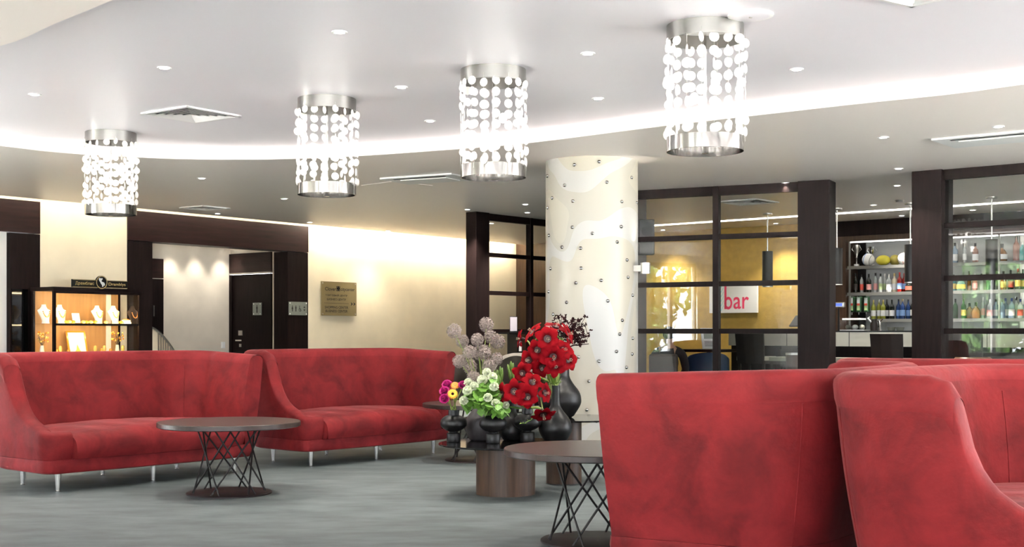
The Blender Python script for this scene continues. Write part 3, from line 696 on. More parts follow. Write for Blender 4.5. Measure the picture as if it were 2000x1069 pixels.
# ------------------------------------------------------------------ red sofas
SL = 1.85
def sofa_mesh_parts():
    # plan path of the outer base line; y grows to the back, x from the swept arm (0) to the tall wing (SL)
    D = .92; path = []
    def arc(cx, cy, rx, ry, a0, a1, n):
        return [(cx+rx*math.cos(a0+(a1-a0)*i/n), cy+ry*math.sin(a0+(a1-a0)*i/n)) for i in range(n+1)]
    path += [(SL, .02+.53*i/10) for i in range(10)]
    path += arc(SL-.40, .55, .40, D-.55, 0, PI/2, 10)
    nb = 22
    for i in range(1, nb):
        f = i/nb; x = SL-.40-(SL-.70)*f; path.append((x, D+.04*math.sin(PI*f)))
    path += arc(.30, .60, .30, D-.60, PI/2, PI, 10)
    path += [(0, .60-.52*i/16) for i in range(1, 17)]
    path += arc(.08, .08, .08, .08, PI, 1.5*PI, 6)[1:]
    path += [(.08+.12*i/3, 0) for i in range(1, 4)]
    P = [Vector(p) for p in path]; m = len(P)
    nor = []
    for i in range(m):
        t = (P[min(i+1, m-1)]-P[max(i-1, 0)]).normalized(); nor.append(Vector((t.y, -t.x)))
    # make sure normals point outwards
    c = Vector((SL/2, .4))
    nor = [n if n.dot(P[i]-c) > 0 else -n for i, n in enumerate(nor)]
    def lerp_tab(x, tab):
        for (a, va), (b, vb) in zip(tab, tab[1:]):
            if x <= b: return va+(vb-va)*max(0, (x-a)/(b-a))
        return tab[-1][1]
    H = []; LEAN = []; TH = []
    for i, p in enumerate(P):
        if p.x > SL*.5: h = .955+.03*min(1, p.y/.75)
        else: h = .985
        if p.x < .31 and p.y < .53:
            yy = p.y if p.x < .05 else p.y
            h = lerp_tab(yy, [(-.1,.43), (.0,.435), (.08,.455), (.16,.49), (.24,.525), (.31,.575), (.36,.635), (.395,.71), (.42,.80), (.44,.92), (.46,.96), (.53,.98)])
        H.append(h); TH.append(.13 if h > .6 else .13)
        LEAN.append(.105 if p.x < SL*.9 or p.y > .5 else .075)
    zb = .235
    def section(i, zs_out, kind):
        pass
    rows_shell = []; rows_top = []; band_h = .11
    for i in range(m):
        h = H[i]; th = TH[i]; r = th/2; n = nor[i]; p = P[i]
        def pt(off, z):
            lean = LEAN[i]*((z-zb)/.75)
            q = p+n*(lean+off); fw = .05*((z-zb)/.75)*max(0, 1-p.y/.5) if p.x > SL*.9 else 0; return (q.x, q.y-fw, z)
        zt = h-r*.75
        full = h > .9
        row = []
        for k in range(9):
            z = zb+(zt-zb)*k/8; row.append(pt(.012*math.sin(PI*k/8), z))
        for k in range(1, 8):
            a = PI*k/8; row.append(pt(-r+r*math.cos(a), zt+r*.75*math.sin(a)))
        for k in range(9):
            z = zt+(.34-zt)*k/8; row.append(pt(-th-.015*math.sin(PI*k/8), z))
        row.append(pt(-th, zb)); rows_shell.append(row)
        if full:
            rt = []
            zl = h-band_h-.02
            for k in range(4):
                z = zl+(zt-zl)*k/3; rt.append(pt(.012*math.sin(PI*(z-zb)/(zt-zb))+(.006 if k else .001), z))
            for k in range(1, 8):
                a = PI*k/8; rt.append(pt(-r+(r+.006)*math.cos(a), zt+(r*.75+.006)*math.sin(a)))
            z = zt-.02; rt.append(pt(-th-.0035, z))
            rows_top.append(rt)
    g = G(); g.grid(rows_shell)
    n = len(rows_shell[0]); g.add(rows_shell[0], [tuple(range(n))]); g.add(rows_shell[-1], [tuple(reversed(range(n)))])
    shell = g.mesh('back_shell', M['velvet'], 60)
    g = G(); g.grid(rows_top)
    roll = g.mesh('top_roll', M['velvet_roll'], 60)
    # plinth: closed band under everything, rounded plan
    fp = [(.08+.0, -.0)]
    base = list(P)+[Vector((.6, -.045)), Vector((1.0, -.055)), Vector((1.4, -.045)), Vector((SL-.12, -.012)), Vector((SL-.03, .0))]
    cxy = Vector((SL/2, .4))
    def shrink(q, d): v = (q-cxy); return q-v.normalized()*d
    rows = []
    for (d, z) in ((.03, .135), (.004, .145), (-.006, .19), (.0, .232), (.012, .236)):
        rows.append([(shrink(q, d).x, shrink(q, d).y, z) for q in base])
    g = G(); g.grid(rows, True); nn_ = len(base)
    g.add(rows[0], [tuple(range(nn_))]); g.add(rows[-1], [tuple(range(nn_))])
    plinth = g.mesh('plinth', M['velvet'], 50)
    # seat cushion: from the arm to the wing, front edge bulging
    nx, ny = 28, 14; rows = []
    x0, x1 = .205, SL-.115
    top = []; 
    for j in range(ny+1):
        fy = j/ny; row = []
        for i in range(nx+1):
            fx = i/nx; xa = x0-(.10 if fy > .3 else .10*max(0, (fy-.08)/.22)); x = xa+(x1-xa)*fx
            yf = -.05-.035*math.sin(PI*fx)+.05*max(0, fx-.85)/.15
            yb = .83+.04*math.sin(PI*fx)
            if fx < .12: yb = .83-.10*(1-fx/.12)
            if fx > .88: yb = .83-.14*((fx-.88)/.12)
            y = yf+(yb-yf)*fy
            z = .405+.03*math.sin(PI*min(1, fx*1.0))*1+.03*(1-(2*fy-1)**2)+.004*math.sin(19*x+7*y)
            if fy < .12: z -= .035*(1-fy/.12)**2
            row.append((x, y, z))
        top.append(row)
    front = []
    for k in range(7):
        f = k/6; bul = .022*math.sin(PI*f)
        front.append([(x, y-bul, .238+(z-.238)*f) for (x, y, z) in top[0]])
    g = G(); g.grid(front+top[1:])
    left = [front[k][0] for k in range(7)]+[top[j][0] for j in range(1, ny+1)]
    lb = [(x, y, .238) for (x, y, z) in left]; g.grid([left, lb])
    right = [front[k][-1] for k in range(7)]+[top[j][-1] for j in range(1, ny+1)]
    rb = [(x, y, .238) for (x, y, z) in right]; g.grid([right, rb])
    seat = g.mesh('seat_cushion', M['velvet'], 55)
    # vertical seams where wing and back meet
    seams = []
    for idx in (15, 46):
        g = G(); pts = []
        row = rows_shell[idx]
        pts = [Vector(q) for q in row[:8]]; n2 = Vector((nor[idx].x, nor[idx].y, 0))
        g.tube([q+n2*.001 for q in pts], .0035, 5); seams.append(g.mesh('seam', M['velvet'], True))
        g = G(); pts = [Vector(q)-n2*.001 for q in row[17:25]]; g.tube(pts, .0035, 5); seams.append(g.mesh('seam', M['velvet'], True))
    leg = G().lathe([(.0, 0), (.017, 0), (.018, .006), (.013, .008), (.024, .14), (0, .14)], 14).mesh('leg', M['leg'], True)
    return shell, roll, plinth, seat, seams, leg
SP = sofa_mesh_parts()
def sofa(loc, rz, label, sc=(1,1,1)):
    t = thing('sofa', label, 'sofa', (loc[0], loc[1], 0), rz, 'curved red velvet sofas'); t.scale = sc
    shell, roll, plinth, seat, seams, leg = SP
    link('back_shell', shell, t); link('top_roll', roll, t); link('plinth', plinth, t); link('seat_cushion', seat, t)
    for s in seams: link('seam', s, t)
    for (a, b) in ((.15, .10), (.20, .70), (1.72, .10), (1.60, .74), (.95, .10), (.95, .82)): link('leg', leg, t, (a, b, 0))
    return t
U = Vector((.64, .768)).normalized(); rz1 = math.atan2(U.y, U.x)
sofa((-3.285, 9.02), rz1, 'red velvet sofa at the far left behind the left coffee table', (1.0, .95, 1))
sofa((-1.735, 10.73), rz1, 'red velvet sofa in the middle, left of the flower vases', (.965, .92, 1))
rz4 = math.atan2(.8, .6)
fr = Vector((.43, 5.75)); x3 = Vector((-.5, -.866))
sofa(fr-x3*SL, math.atan2(x3.y, x3.x), 'red velvet sofa in the right foreground, its tall wing hiding the near table')
sofa((1.99, 4.41), rz4, 'nearest red velvet sofa at the lower right corner with its swept arm towards us')
x5 = Vector((-.98, .2)).normalized()
sofa((4.06, 8.22), math.atan2(x5.y, x5.x), 'red velvet sofa furthest right, only its top rim showing above the nearest sofa')

# ------------------------------------------------------------------ wire coffee tables
me_top = G().lathe([(0, .475), (.49, .475), (.5, .48), (.5, .508), (.496, .512), (0, .512)], 64).mesh('tabletop', M['tabletop'], 35)
me_base = G().lathe([(0, 0), (.30, 0), (.30, .008), (.294, .012), (0, .012)], 48).mesh('base_plate', M['base_metal'], 35)
def rod_mesh(a0, a1): 
    return G().tube([(.255*math.cos(a0), .255*math.sin(a0), .010), (.225*math.cos(a1), .225*math.sin(a1), .478)], .0065, 6).mesh('rod', M['black_metal'], True)
rods = []
for k in range(6):
    a = 2*PI*k/6
    rods.append(rod_mesh(a-.12, a+1.55)); rods.append(rod_mesh(a+.12, a-1.15))
def wire_table(x, y, rz, label):
    t = thing('coffee_table', label, 'table', (x, y, 0), rz, 'wire based coffee tables')
    link('tabletop', me_top, t); link('base_plate', me_base, t)
    for r in rods: link('rod', r, t)
    return t
wire_table(-2.01, 9.1, .35, 'round coffee table with crossed black rods in front of the left sofa')
wire_table(.455, 7.02, .1, 'round coffee table with crossed rods in the centre foreground, half behind the red wing')
wire_table(-.30, 11.45, .5, 'round coffee table behind the flower vases at the end of the middle sofa')
# drum tables with dark glass tops
def drum_table(x, y, h, r, pr, poff, label):
    t = thing('drum_table', label, 'table', (x, y, 0))
    g = G(); g.lathe([(pr, 0), (pr, h-.012)], 48); g.build('drum_base', M['pedestal'], t, (poff[0], poff[1], 0), smooth=True)
    g = G(); g.lathe([(0, h-.012), (r-.003, h-.012), (r, h-.009), (r, h-.003), (r-.003, h), (0, h)], 72); g.build('glass_top', M['dark_glass'], t, smooth=30)
    return t
FTX, FTY, FTZ = -.045, 9.06, .362
drum_table(FTX, FTY, FTZ, .475, .21, (0, .02), 'low drum table with a smoked glass top carrying the six black vases')
drum_table(.47, 9.80, .492, .40, .135, (-.075, -.05), 'taller drum table with a smoked glass top behind, carrying one big vase')
RTZ = .492

# ------------------------------------------------------------------ vases
def vase(x, y, z, prof, m, label, name='vase'):
    g = G(); g.lathe(prof, 36); o = g.build(name, m, None, (x, y, z), smooth=70)
    return tag(o, label, 'vase', 'black vases on the flower tables')
def smooth_prof(keys, n=5):
    out = []
    for i in range(len(keys)-1):
        a = keys[max(i-1, 0)]; b = keys[i]; c = keys[i+1]; d = keys[min(i+2, len(keys)-1)]
        for k in range(n):
            t = k/n
            out.append(tuple(.5*((2*b[j])+(-a[j]+c[j])*t+(2*a[j]-5*b[j]+4*c[j]-d[j])*t*t+(-a[j]+3*b[j]-3*c[j]+d[j])*t**3) for j in (0, 1)))
    out.append(keys[-1]); return out
def footed(s=1.0):
    p = [(.0, 0), (.048, 0), (.050, .004), (.050, .062), (.046, .067)]
    p += smooth_prof([(.030, .069), (.031, .077), (.060, .088), (.090, .113), (.096, .138), (.088, .165), (.062, .187), (.040, .194)], 5)
    p += [(.036, .232), (.031, .232), (.030, .195), (.055, .165), (.060, .135), (.03, .11)]
    return [(r*s, z*s) for r, z in p]
def onvase(u, v, zt): 
    Y = (CAMZ-zt)*F/(v-HOR); return Vector(((u-1000)*Y/F, Y, zt))
v1 = onvase(886, 864, FTZ); v2 = onvase(963, 866, FTZ); v3 = onvase(1030, 863, FTZ)
vase(v1.x, v1.y, FTZ, footed(.99), M['vase'], 'small footed black vase holding the yellow and magenta gerberas')
vase(v2.x, v2.y, FTZ, footed(1.02), M['vase'], 'small footed black vase holding the white and green blooms')
vase(v3.x, v3.y, FTZ, footed(1.04), M['vase'], 'small footed black vase holding the lower bunch of red blooms')
v4 = Vector((-.225, 9.27, FTZ)); v5 = Vector((.0, 9.28, FTZ)); v6 = Vector((.312, 9.22, FTZ)); v7 = Vector((.365, 9.82, RTZ))
vase(v4.x, v4.y, FTZ, [(0, 0), (.07, 0)]+smooth_prof([(.085, .01), (.112, .08), (.108, .15), (.085, .19), (.05, .235), (.034, .26), (.032, .30)], 5)+[(.027, .30), (.027, .265), (.05, .215), (.085, .15), (.07, .05)], M['vase_grey'], 'charcoal bottle shaped vase holding the dried alliums behind the two small vases')
vase(v5.x, v5.y, FTZ, [(0, 0), (.06, 0)]+smooth_prof([(.07, .01), (.088, .06), (.080, .12), (.045, .18), (.030, .22), (.028, .31)], 5)+[(.023, .31), (.023, .22), (.06, .10), (.05, .04)], M['vase'], 'slim long necked black vase holding green lily buds')
vase(v6.x, v6.y, FTZ, [(0, 0), (.075, 0)]+smooth_prof([(.088, .01), (.118, .07), (.118, .12), (.095, .17), (.055, .22), (.036, .26), (.034, .30), (.034, .40)], 5)+[(.029, .40), (.029, .27), (.08, .15), (.07, .05)], M['vase'], 'large long necked black vase holding the tall red blooms')
vase(v7.x, v7.y, RTZ, [(0, 0), (.09, 0)]+smooth_prof([(.11, .012), (.158, .09), (.166, .14), (.150, .20), (.105, .26), (.078, .31), (.074, .36), (.074, .50)], 5)+[(.066, .50), (.066, .33), (.13, .18), (.10, .05)], M['vase'], 'largest black vase on the taller table holding dark branches')

# ------------------------------------------------------------------ flowers
rnd = random.Random(11)
def orient(d, roll=0):
    return (Vector(d).normalized().to_track_quat('Z', 'Y') @ __import__('mathutils').Quaternion((0, 0, 1), roll)).to_euler()
def petal(L, W, curl=.3, n=6, m=5, flare=.5, tip=1.0):
    rows = []
    for i in range(n+1):
        f = i/n; r = .010+L*f*(1-.12*f*curl); z = L*(flare*(f**.7)*.9-curl*f**2.4)
        wv = W*math.sin(PI*min(1, (.12+.80*f)))**tip*(1 if f < .97 else .35)
        rows.append([(r, wv*(-.5+j/m), z+.25*wv*abs(-.5+j/m)*1.6*(1-f)-.05*W*math.cos(2*PI*j/m)*f) for j in range(m+1)])
    g = G(); g.grid(rows); return g
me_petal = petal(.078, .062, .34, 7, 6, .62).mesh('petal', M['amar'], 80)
me_throat = G().lathe([(.004, -.035), (.010, -.02), (.013, 0), (.024, .022), (.0, .012)], 12).mesh('flower', M['amar_in'], True)
g = G()
for i in range(6):
    a = i*PI/3; g.tube([(.003*math.cos(a), .003*math.sin(a), .01), (.012*math.cos(a), .012*math.sin(a)-.006, .06)], .0011, 3); g.ball((.012*math.cos(a), .012*math.sin(a)-.006, .062), .0035, 5, 4)
me_stamen = g.mesh('stamen', mat('pale_stamen', (.30, .24, .16), .6))
def amaryllis(root, mouth, blooms, label, group):
    root = Vector(root); cen = sum((Vector(b[0]) for b in blooms), Vector())/len(blooms)
    t = thing('amaryllis', label, 'flower', root, 0, group)
    head = cen+Vector((0, .03, -.05)); m_ = Vector(mouth)
    g = G(); g.tube([Vector((0,0,0)), m_-root, (m_-root)*.4+(head-root)*.6+Vector((0,.01,.01)), head-root], .0105, 8, .009); g.build('stem', M['stem'], t, smooth=True)
    for (p, d, s) in blooms:
        p = Vector(p); d = Vector(d).normalized()
        fo = link('flower', me_throat, t, p-root, orient(d, rnd.uniform(0, 1)), (s, s, s))
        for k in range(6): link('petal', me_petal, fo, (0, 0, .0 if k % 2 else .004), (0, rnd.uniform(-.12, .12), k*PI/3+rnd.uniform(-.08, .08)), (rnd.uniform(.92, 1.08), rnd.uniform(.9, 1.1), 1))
        link('stamen', me_stamen, fo, (0,0,0), (0,0,0), (.75,.75,.85))
        g = G(); g.tube([head-root, (head-root)*.5+(p-d*.03-root)*.5+Vector((0,0,.008)), p-d*.03*s-root], .005, 5, .006); g.build('pedicel', M['stem'], t, smooth=True)
    return t
def A(u, v, Y, d, s=1.0): return (at(u, v, Y), d, s)
mouth6 = Vector((v6.x, v6.y, FTZ+.41)); gU = 'tall red amaryllis bunch'
amaryllis(Vector((v6.x-.01, v6.y, FTZ+.20)), mouth6+Vector((-.012, -.005, 0)), [A(1044,652,9.12,(-.6,-.25,.55),1.05), A(1020,662,9.20,(-.9,-.2,.1),.8), A(1052,683,9.02,(-.35,-.9,-.1),1.0)], 'red amaryllis stalk leaning left out of the large vase with three blooms', gU)
amaryllis(Vector((v6.x, v6.y-.008, FTZ+.21)), mouth6+Vector((0, -.015, 0)), [A(1069,663,8.98,(0,-1,.15),1.12), A(1080,697,8.98,(.05,-1,-.05),1.1), A(1098,686,9.03,(.45,-.8,.35),.95)], 'red amaryllis stalk at the front of the tall bunch with a bloom facing us', gU)
amaryllis(Vector((v6.x+.01, v6.y+.008, FTZ+.22)), mouth6+Vector((.012, .01, 0)), [A(1084,643,9.14,(.25,-.3,.85),1.0), A(1103,655,9.12,(.85,-.25,.3),1.05), A(1108,664,9.22,(.9,.1,-.2),.9)], 'red amaryllis stalk at the top right of the tall bunch before the dark twigs', gU)
amaryllis(Vector((v6.x+.012, v6.y-.004, FTZ+.20)), mouth6+Vector((.010, -.012, 0)), [A(1083,713,9.0,(.15,-1,-.15),1.05), A(1105,703,9.05,(.6,-.75,.1),1.1), A(1060,716,9.05,(-.2,-.9,-.35),.95)], 'red amaryllis stalk low in the tall bunch on the right', gU)
amaryllis(Vector((v6.x-.012, v6.y+.006, FTZ+.20)), mouth6+Vector((-.012, .008, 0)), [A(1036,704,9.10,(-.55,-.75,.1),1.0), A(1022,728,9.04,(-.3,-.9,-.1),.95)], 'red amaryllis stalk low in the tall bunch on the left', gU)
mouth3 = Vector((v3.x, v3.y, FTZ+.24)); gL = 'lower red amaryllis bunch'
amaryllis(Vector((v3.x-.008, v3.y, FTZ+.13)), mouth3+Vector((-.01, 0, 0)), [A(984,770,8.95,(-.75,-.7,.0),.95), A(1005,765,8.86,(-.1,-1,.1),1.08)], 'red amaryllis stalk at the left of the lower bunch beside the white blooms', gL)
amaryllis(Vector((v3.x+.004, v3.y-.006, FTZ+.13)), mouth3+Vector((.004, -.008, 0)), [A(1029,775,8.86,(.1,-1,-.05),1.05), A(1037,750,8.95,(.35,-.7,.5),1.0)], 'red amaryllis stalk in the middle of the lower bunch', gL)
amaryllis(Vector((v3.x+.008, v3.y+.006, FTZ+.13)), mouth3+Vector((.012, .004, 0)), [A(1060,768,8.96,(.75,-.6,.1),.95), A(1060,806,8.92,(.2,-.6,-.8),1.0)], 'red amaryllis stalk drooping at the right of the lower bunch', gL)
# cut grass-like leaf tips around the large vase mouth
gr = thing('greenery', 'pale green stalks in the mouth of the large vase under the red blooms', 'foliage', (v6.x, v6.y, FTZ+.26))
g = G()
for i in range(16):
    a = rnd.uniform(0, 2*PI); r = .022*math.sqrt(rnd.random()); x, y = r*math.cos(a), r*math.sin(a)
    if i < 10: s = G(); s.tube([(x, y, 0), (x*1.5-.015, y*1.5, .15), (x*2-.02, y*2, .22+rnd.uniform(-.03, .02))], .006, 5, .005); s.build('stalk', M['stem'], gr, smooth=True)
for i in range(24):
    a = rnd.uniform(0, 2*PI); r = .03+.02*rnd.random(); b = Vector((-.015+r*math.cos(a), r*math.sin(a), .15)); tip = b*1.0+Vector((.05*math.cos(a)-.02, .04*math.sin(a)-.01, rnd.uniform(.0, .09)))
    s = Vector((-(tip-b).y, (tip-b).x, 0)).normalized()*.006; md = (b+tip)/2+Vector((0, 0, .012))
    l = G(); l.add([b-s*.5, b+s*.5, md+s, tip, md-s], [(0,1,2,4), (2,3,4)]); l.build('leaf', M['leafd'], gr)
# rosemary sprig hanging from the low red bunch
sp = thing('rosemary_sprig', 'thin green needle leaved sprig trailing over the small vase on the right', 'foliage', (v3.x+.03, v3.y-.06, FTZ+.235))
path = [Vector((-.012, .03, .03)), Vector((.02, -.03, -.02)), Vector((.0, -.045, -.07)), Vector((-.05, -.045, -.095)), Vector((-.085, -.045, -.098))]
g = G(); g.tube(path, .002, 4); g.build('stem', M['leaf'], sp)
g = G()
for k in range(len(path)-1):
    for j in range(7):
        b = path[k].lerp(path[k+1], j/7); d = Vector((rnd.uniform(-1, 1), -.5, rnd.uniform(-.2, 1))).normalized()*.022; s = Vector((d.z, 0, -d.x)).normalized()*.002
        g.add([b-s, b+s, b+d], [(0,1,2)])
g.build('needle_spray', M['stem'], sp)['kind'] = 'stuff'

# alliums
g = G(); rr = random.Random(5)
for i in range(160):
    zz = 1-2*(i+.5)/160; a = i*2.39996; d = Vector((math.sqrt(1-zz*zz)*math.cos(a), math.sqrt(1-zz*zz)*math.sin(a), zz)); d = (d+Vector((rr.gauss(0,.1), rr.gauss(0,.1), rr.gauss(0,.1)))).normalized()
    s = d.orthogonal().normalized(); q = d.cross(s); L = rr.uniform(.042, .054)
    g.add([s*.0008, q*.0008, -s*.0008, d*L], [(0,1,3), (1,2,3), (2,0,3)])
    for k in range(4):
        b = d*L*.9; t2 = (s*math.cos(k*PI/2+a)+q*math.sin(k*PI/2+a)); g.add([b-t2.cross(d)*.003, b+t2.cross(d)*.003, b+t2*.013+d*.006], [(0,1,2)])
g.ball((0,0,0), .012, 8, 5)
me_allium = g.mesh('flower_head', M['allium'])
al = [(887,647,9.15,'uppermost pale allium on the far left of the bunch'), (903,667,9.22,'allium just right of the uppermost left one'), (932,664,9.10,'big round allium in the middle of the bunch'), (917,688,9.05,'allium at centre left of the bunch'), (950,634,9.25,'topmost allium of the bunch'), (958,658,9.20,'allium just below the topmost one'), (972,668,9.28,'rightmost high allium of the bunch'), (945,688,9.12,'allium in the centre right of the bunch'), (970,701,9.15,'lower right allium of the bunch'), (955,714,9.10,'low allium above the white blooms on the right'), (897,706,9.12,'low allium on the left of the bunch'), (925,738,9.05,'lowest allium tucked behind the white blooms'), (936,690,9.3,'allium at the back in the middle of the bunch'), (918,716,9.25,'allium low at the back of the bunch')]
m4 = Vector((v4.x, v4.y, FTZ+.31))
for (u, v, Y, lab) in al:
    p = at(u, v, Y); j = Vector((rnd.uniform(-.013, .013), rnd.uniform(-.013, .013), 0)); root = m4+j+Vector((0, 0, -.16))
    t = thing('allium', lab, 'flower', root, 0, 'dried allium heads')
    g = G(); g.tube([(0,0,0), m4+j*1.0-root, (m4+j-root)*.5+(p-root)*.5+Vector((0,0,.02)), p-root], .0032, 5); g.build('stem', M['stem'], t, smooth=True)
    s = rnd.uniform(.92, 1.12); link('flower_head', me_allium, t, p-root, (rnd.random()*3, rnd.random()*3, 0), (s, s, s))
# white double blooms with leaves
g = G()
for ring_, (cnt, r0, tilt) in enumerate(((5, .008, .25), (7, .016, .65), (9, .022, 1.05), (10, .026, 1.5))):
    for k in range(cnt):
        a = 2*PI*k/cnt+ring_*.4
        R = Matrix.Rotation(a, 4, 'Z') @ Matrix.Rotation(tilt, 4, 'Y'); rows = []
        for i in range(4):
            f = i/3; rows.append([R @ Vector((.006*math.sin(PI*f)+.004*abs(jj-1), (.024)*(jj-1)/1.5*math.sin(PI*(.2+.7*f)), .030*f+.004)) for jj in range(3)])
        g.grid(rows)
g.ball((0,0,.012), .012, 8, 5)
me_ran = g.mesh('bloom', M['white_pet'], 60)
def leaf_mesh(L, W, lobes=True):
    g = G(); rows = []
    for i in range(6):
        f = i/5; wv = W*math.sin(PI*(.08+.88*f))*(1+.25*math.cos(f*9) if lobes else 1)
        rows.append([(L*f, -wv/2, -.02*f+.004), (L*f, 0, -.3*L*f*f), (L*f, wv/2, -.02*f+.004)])
    g.grid(rows); return g.mesh('leaf', M['leaf'], 60)
me_leaf = leaf_mesh(.062, .042)
wh = [(942,743,9.0,'white bloom at the upper left of the green bunch'), (962,737,8.98,'white bloom at the top of the green bunch'), (965,756,8.93,'white bloom right of centre in the green bunch'), (953,777,8.86,'large white bloom at the front of the green bunch'), (968,788,8.88,'white bloom low on the right of the green bunch'), (972,795,8.9,'small white bud at the lower right of the green bunch'), (951,728,9.03,'white bloom high at the back of the green bunch'), (913,764,8.95,'pale green bloom on the left of the green bunch'), (916,749,9.02,'pale green bloom high on the left of the green bunch'), (906,783,8.92,'pale green bloom lowest on the left of the green bunch'), (926,755,8.97,'pale green bloom in the middle left of the green bunch'), (988,792,8.95,'pale bud at the right edge below the red blooms')]
m2 = Vector((v2.x, v2.y, FTZ+.235))
for i, (u, v, Y, lab) in enumerate(wh):
    p = at(u, v, Y); j = Vector((rnd.uniform(-.015, .015), rnd.uniform(-.015, .015), 0)); root = m2+j-Vector((0,0,.09))
    t = thing('white_flower', lab, 'flower', root, 0, 'white and green blooms')
    g = G(); mid = (m2+j-root)*.45+(p-root)*.55+Vector((0,.02,.035)); g.tube([(0,0,0), m2+j-root, mid, p-root], .003, 5); g.build('stem', M['stem'], t, smooth=True)
    d = (p-m2).normalized()*.5+Vector((0, -.8, .35)); s = rnd.uniform(.95, 1.2)*(1.0 if i not in (5, 11) else .7)
    link('bloom', me_ran, t, p-root, orient(d, rnd.random()*6), (s, s, s))
    for k in range(20):
        f = rnd.uniform(.22, .98); b = (m2+j-root).lerp(p-root, f)+Vector((rnd.uniform(-.04, .04), .02*(1-f)+rnd.uniform(-.035, .02), .03*math.sin(PI*f)+rnd.uniform(-.03, .01)))
        link('leaf', me_leaf, t, b, (rnd.uniform(-.5, .5), rnd.uniform(-.3, .9), rnd.uniform(-PI, PI*.2)), (rnd.uniform(.9, 1.6),)*3)
# lily bud stalks
me_bud = G().lathe([(0, 0), (.006, .004), (.010, .025), (.009, .05), (.003, .068), (0, .07)], 8).mesh('bud', M['leafd'], True)
m5 = Vector((v5.x, v5.y, FTZ+.31))
for i, (u, v, Y, lab) in enumerate([(998,728,9.28,'green lily bud stalk standing tallest left of the red blooms'), (1008,742,9.22,'green lily bud stalk close to the red blooms'), (977,738,9.22,'green lily bud stalk behind the white blooms'), (966,745,9.26,'leftmost green lily bud stalk behind the white blooms')]):
    p = at(u, v, Y); root = m5+Vector((.008*(i-1.5), .004*(i % 2), -.2)); t = thing('lily_bud_stalk', lab, 'flower', root, 0, 'green lily buds')
    g = G(); g.tube([(0,0,0), (0,0,.2), p-root], .004, 5); g.build('stem', M['stem'], t, smooth=True)
    for k in range(6): link('bud', me_bud, t, p-root+Vector((0, 0, -.012*k)), (.28*math.cos(k*2.4), .28*math.sin(k*2.4), 0), (1.25,)*3)
# gerberas
def gerbera_mesh(m, n=22):
    g = G()
    for ring_, (r0, L, z) in enumerate(((.010, .030, .004), (.009, .023, .008))):
        for k in range(n):
            a = 2*PI*(k+.5*ring_)/n; d = Vector((math.cos(a), math.sin(a), 0)); s = Vector((-d.y, d.x, 0))*.0034; zz = Vector((0,0,1))
            b = d*r0+zz*z; mdl = d*(r0+L*.6)+zz*(z+.004); e = d*(r0+L)+zz*(z-.001)
            g.add([b-s*.5, b+s*.5, mdl+s, e, mdl-s], [(0,1,2,4), (4,2,3)])
    return g.mesh('petal_ring', m)
me_gc = G().lathe([(0, .013), (.007, .012), (.0115, .007), (.010, 0)], 14).mesh('flower_centre', M['maroon'], True)
me_gcy = G().lathe([(0, .013), (.007, .012), (.0115, .007), (.010, 0)], 14).mesh('flower_centre', M['orange'], True)
g = G()
for ring_, (cnt, tilt, L) in enumerate(((7, .35, .032), (9, .8, .036), (10, 1.25, .036))):
    for k in range(cnt):
        a = 2*PI*k/cnt+ring_*.5; R = Matrix.Rotation(a, 4, 'Z') @ Matrix.Rotation(tilt, 4, 'Y')
        g.grid([[R @ Vector((.004*math.sin(PI*f), .022*(jj-1)*math.sin(PI*(.2+.65*f)), L*f)) for jj in range(3)] for f in (0, .33, .66, 1)])
me_mag = g.mesh('petal_ring', M['magenta'], 60)
m1 = Vector((v1.x, v1.y, FTZ+.23))
ger = [(884,770,8.92,'y','yellow gerbera at the front of the small left vase'), (889,754,9.05,'o','orange gerbera behind the yellow one'), (868,764,9.0,'m','large magenta bloom on the left of the small left vase'), (873,751,9.06,'m','magenta bloom at the top left of the small left vase'), (905,753,9.02,'m','magenta bloom on the right beside the white blooms'), (868,779,8.98,'m','magenta bloom lowest on the left of the small left vase')]
me_y = gerbera_mesh(M['yellow']); me_o = gerbera_mesh(M['orange'])
for i, (u, v, Y, kk, lab) in enumerate(ger):
    p = at(u, v, Y); j = Vector((.018*math.cos(i), .018*math.sin(i), 0)); root = m1+j-Vector((0,0,.08)); t = thing('gerbera' if kk != 'm' else 'magenta_flower', lab, 'flower', root, 0, 'small left bunch')
    g = G(); g.tube([(0,0,0), m1+j-root, (m1+j-root)*.5+(p-root)*.5+Vector((0,.01,.0)), p-root], .0042, 6); g.build('stem', M['stem'], t, smooth=True)
    d = Vector((.12, -1, .25)) if kk == 'y' else ((p-m1).normalized()+Vector((0, -.7, .3)))
    if kk == 'm': link('petal_ring', me_mag, t, p-root-d.normalized()*.01, orient(d), (1.1,)*3)
    else:
        link('petal_ring', me_y if kk == 'y' else me_o, t, p-root, orient(d), (1.0,)*3); link('flower_centre', me_gc if kk == 'y' else me_gcy, t, p-root, orient(d))
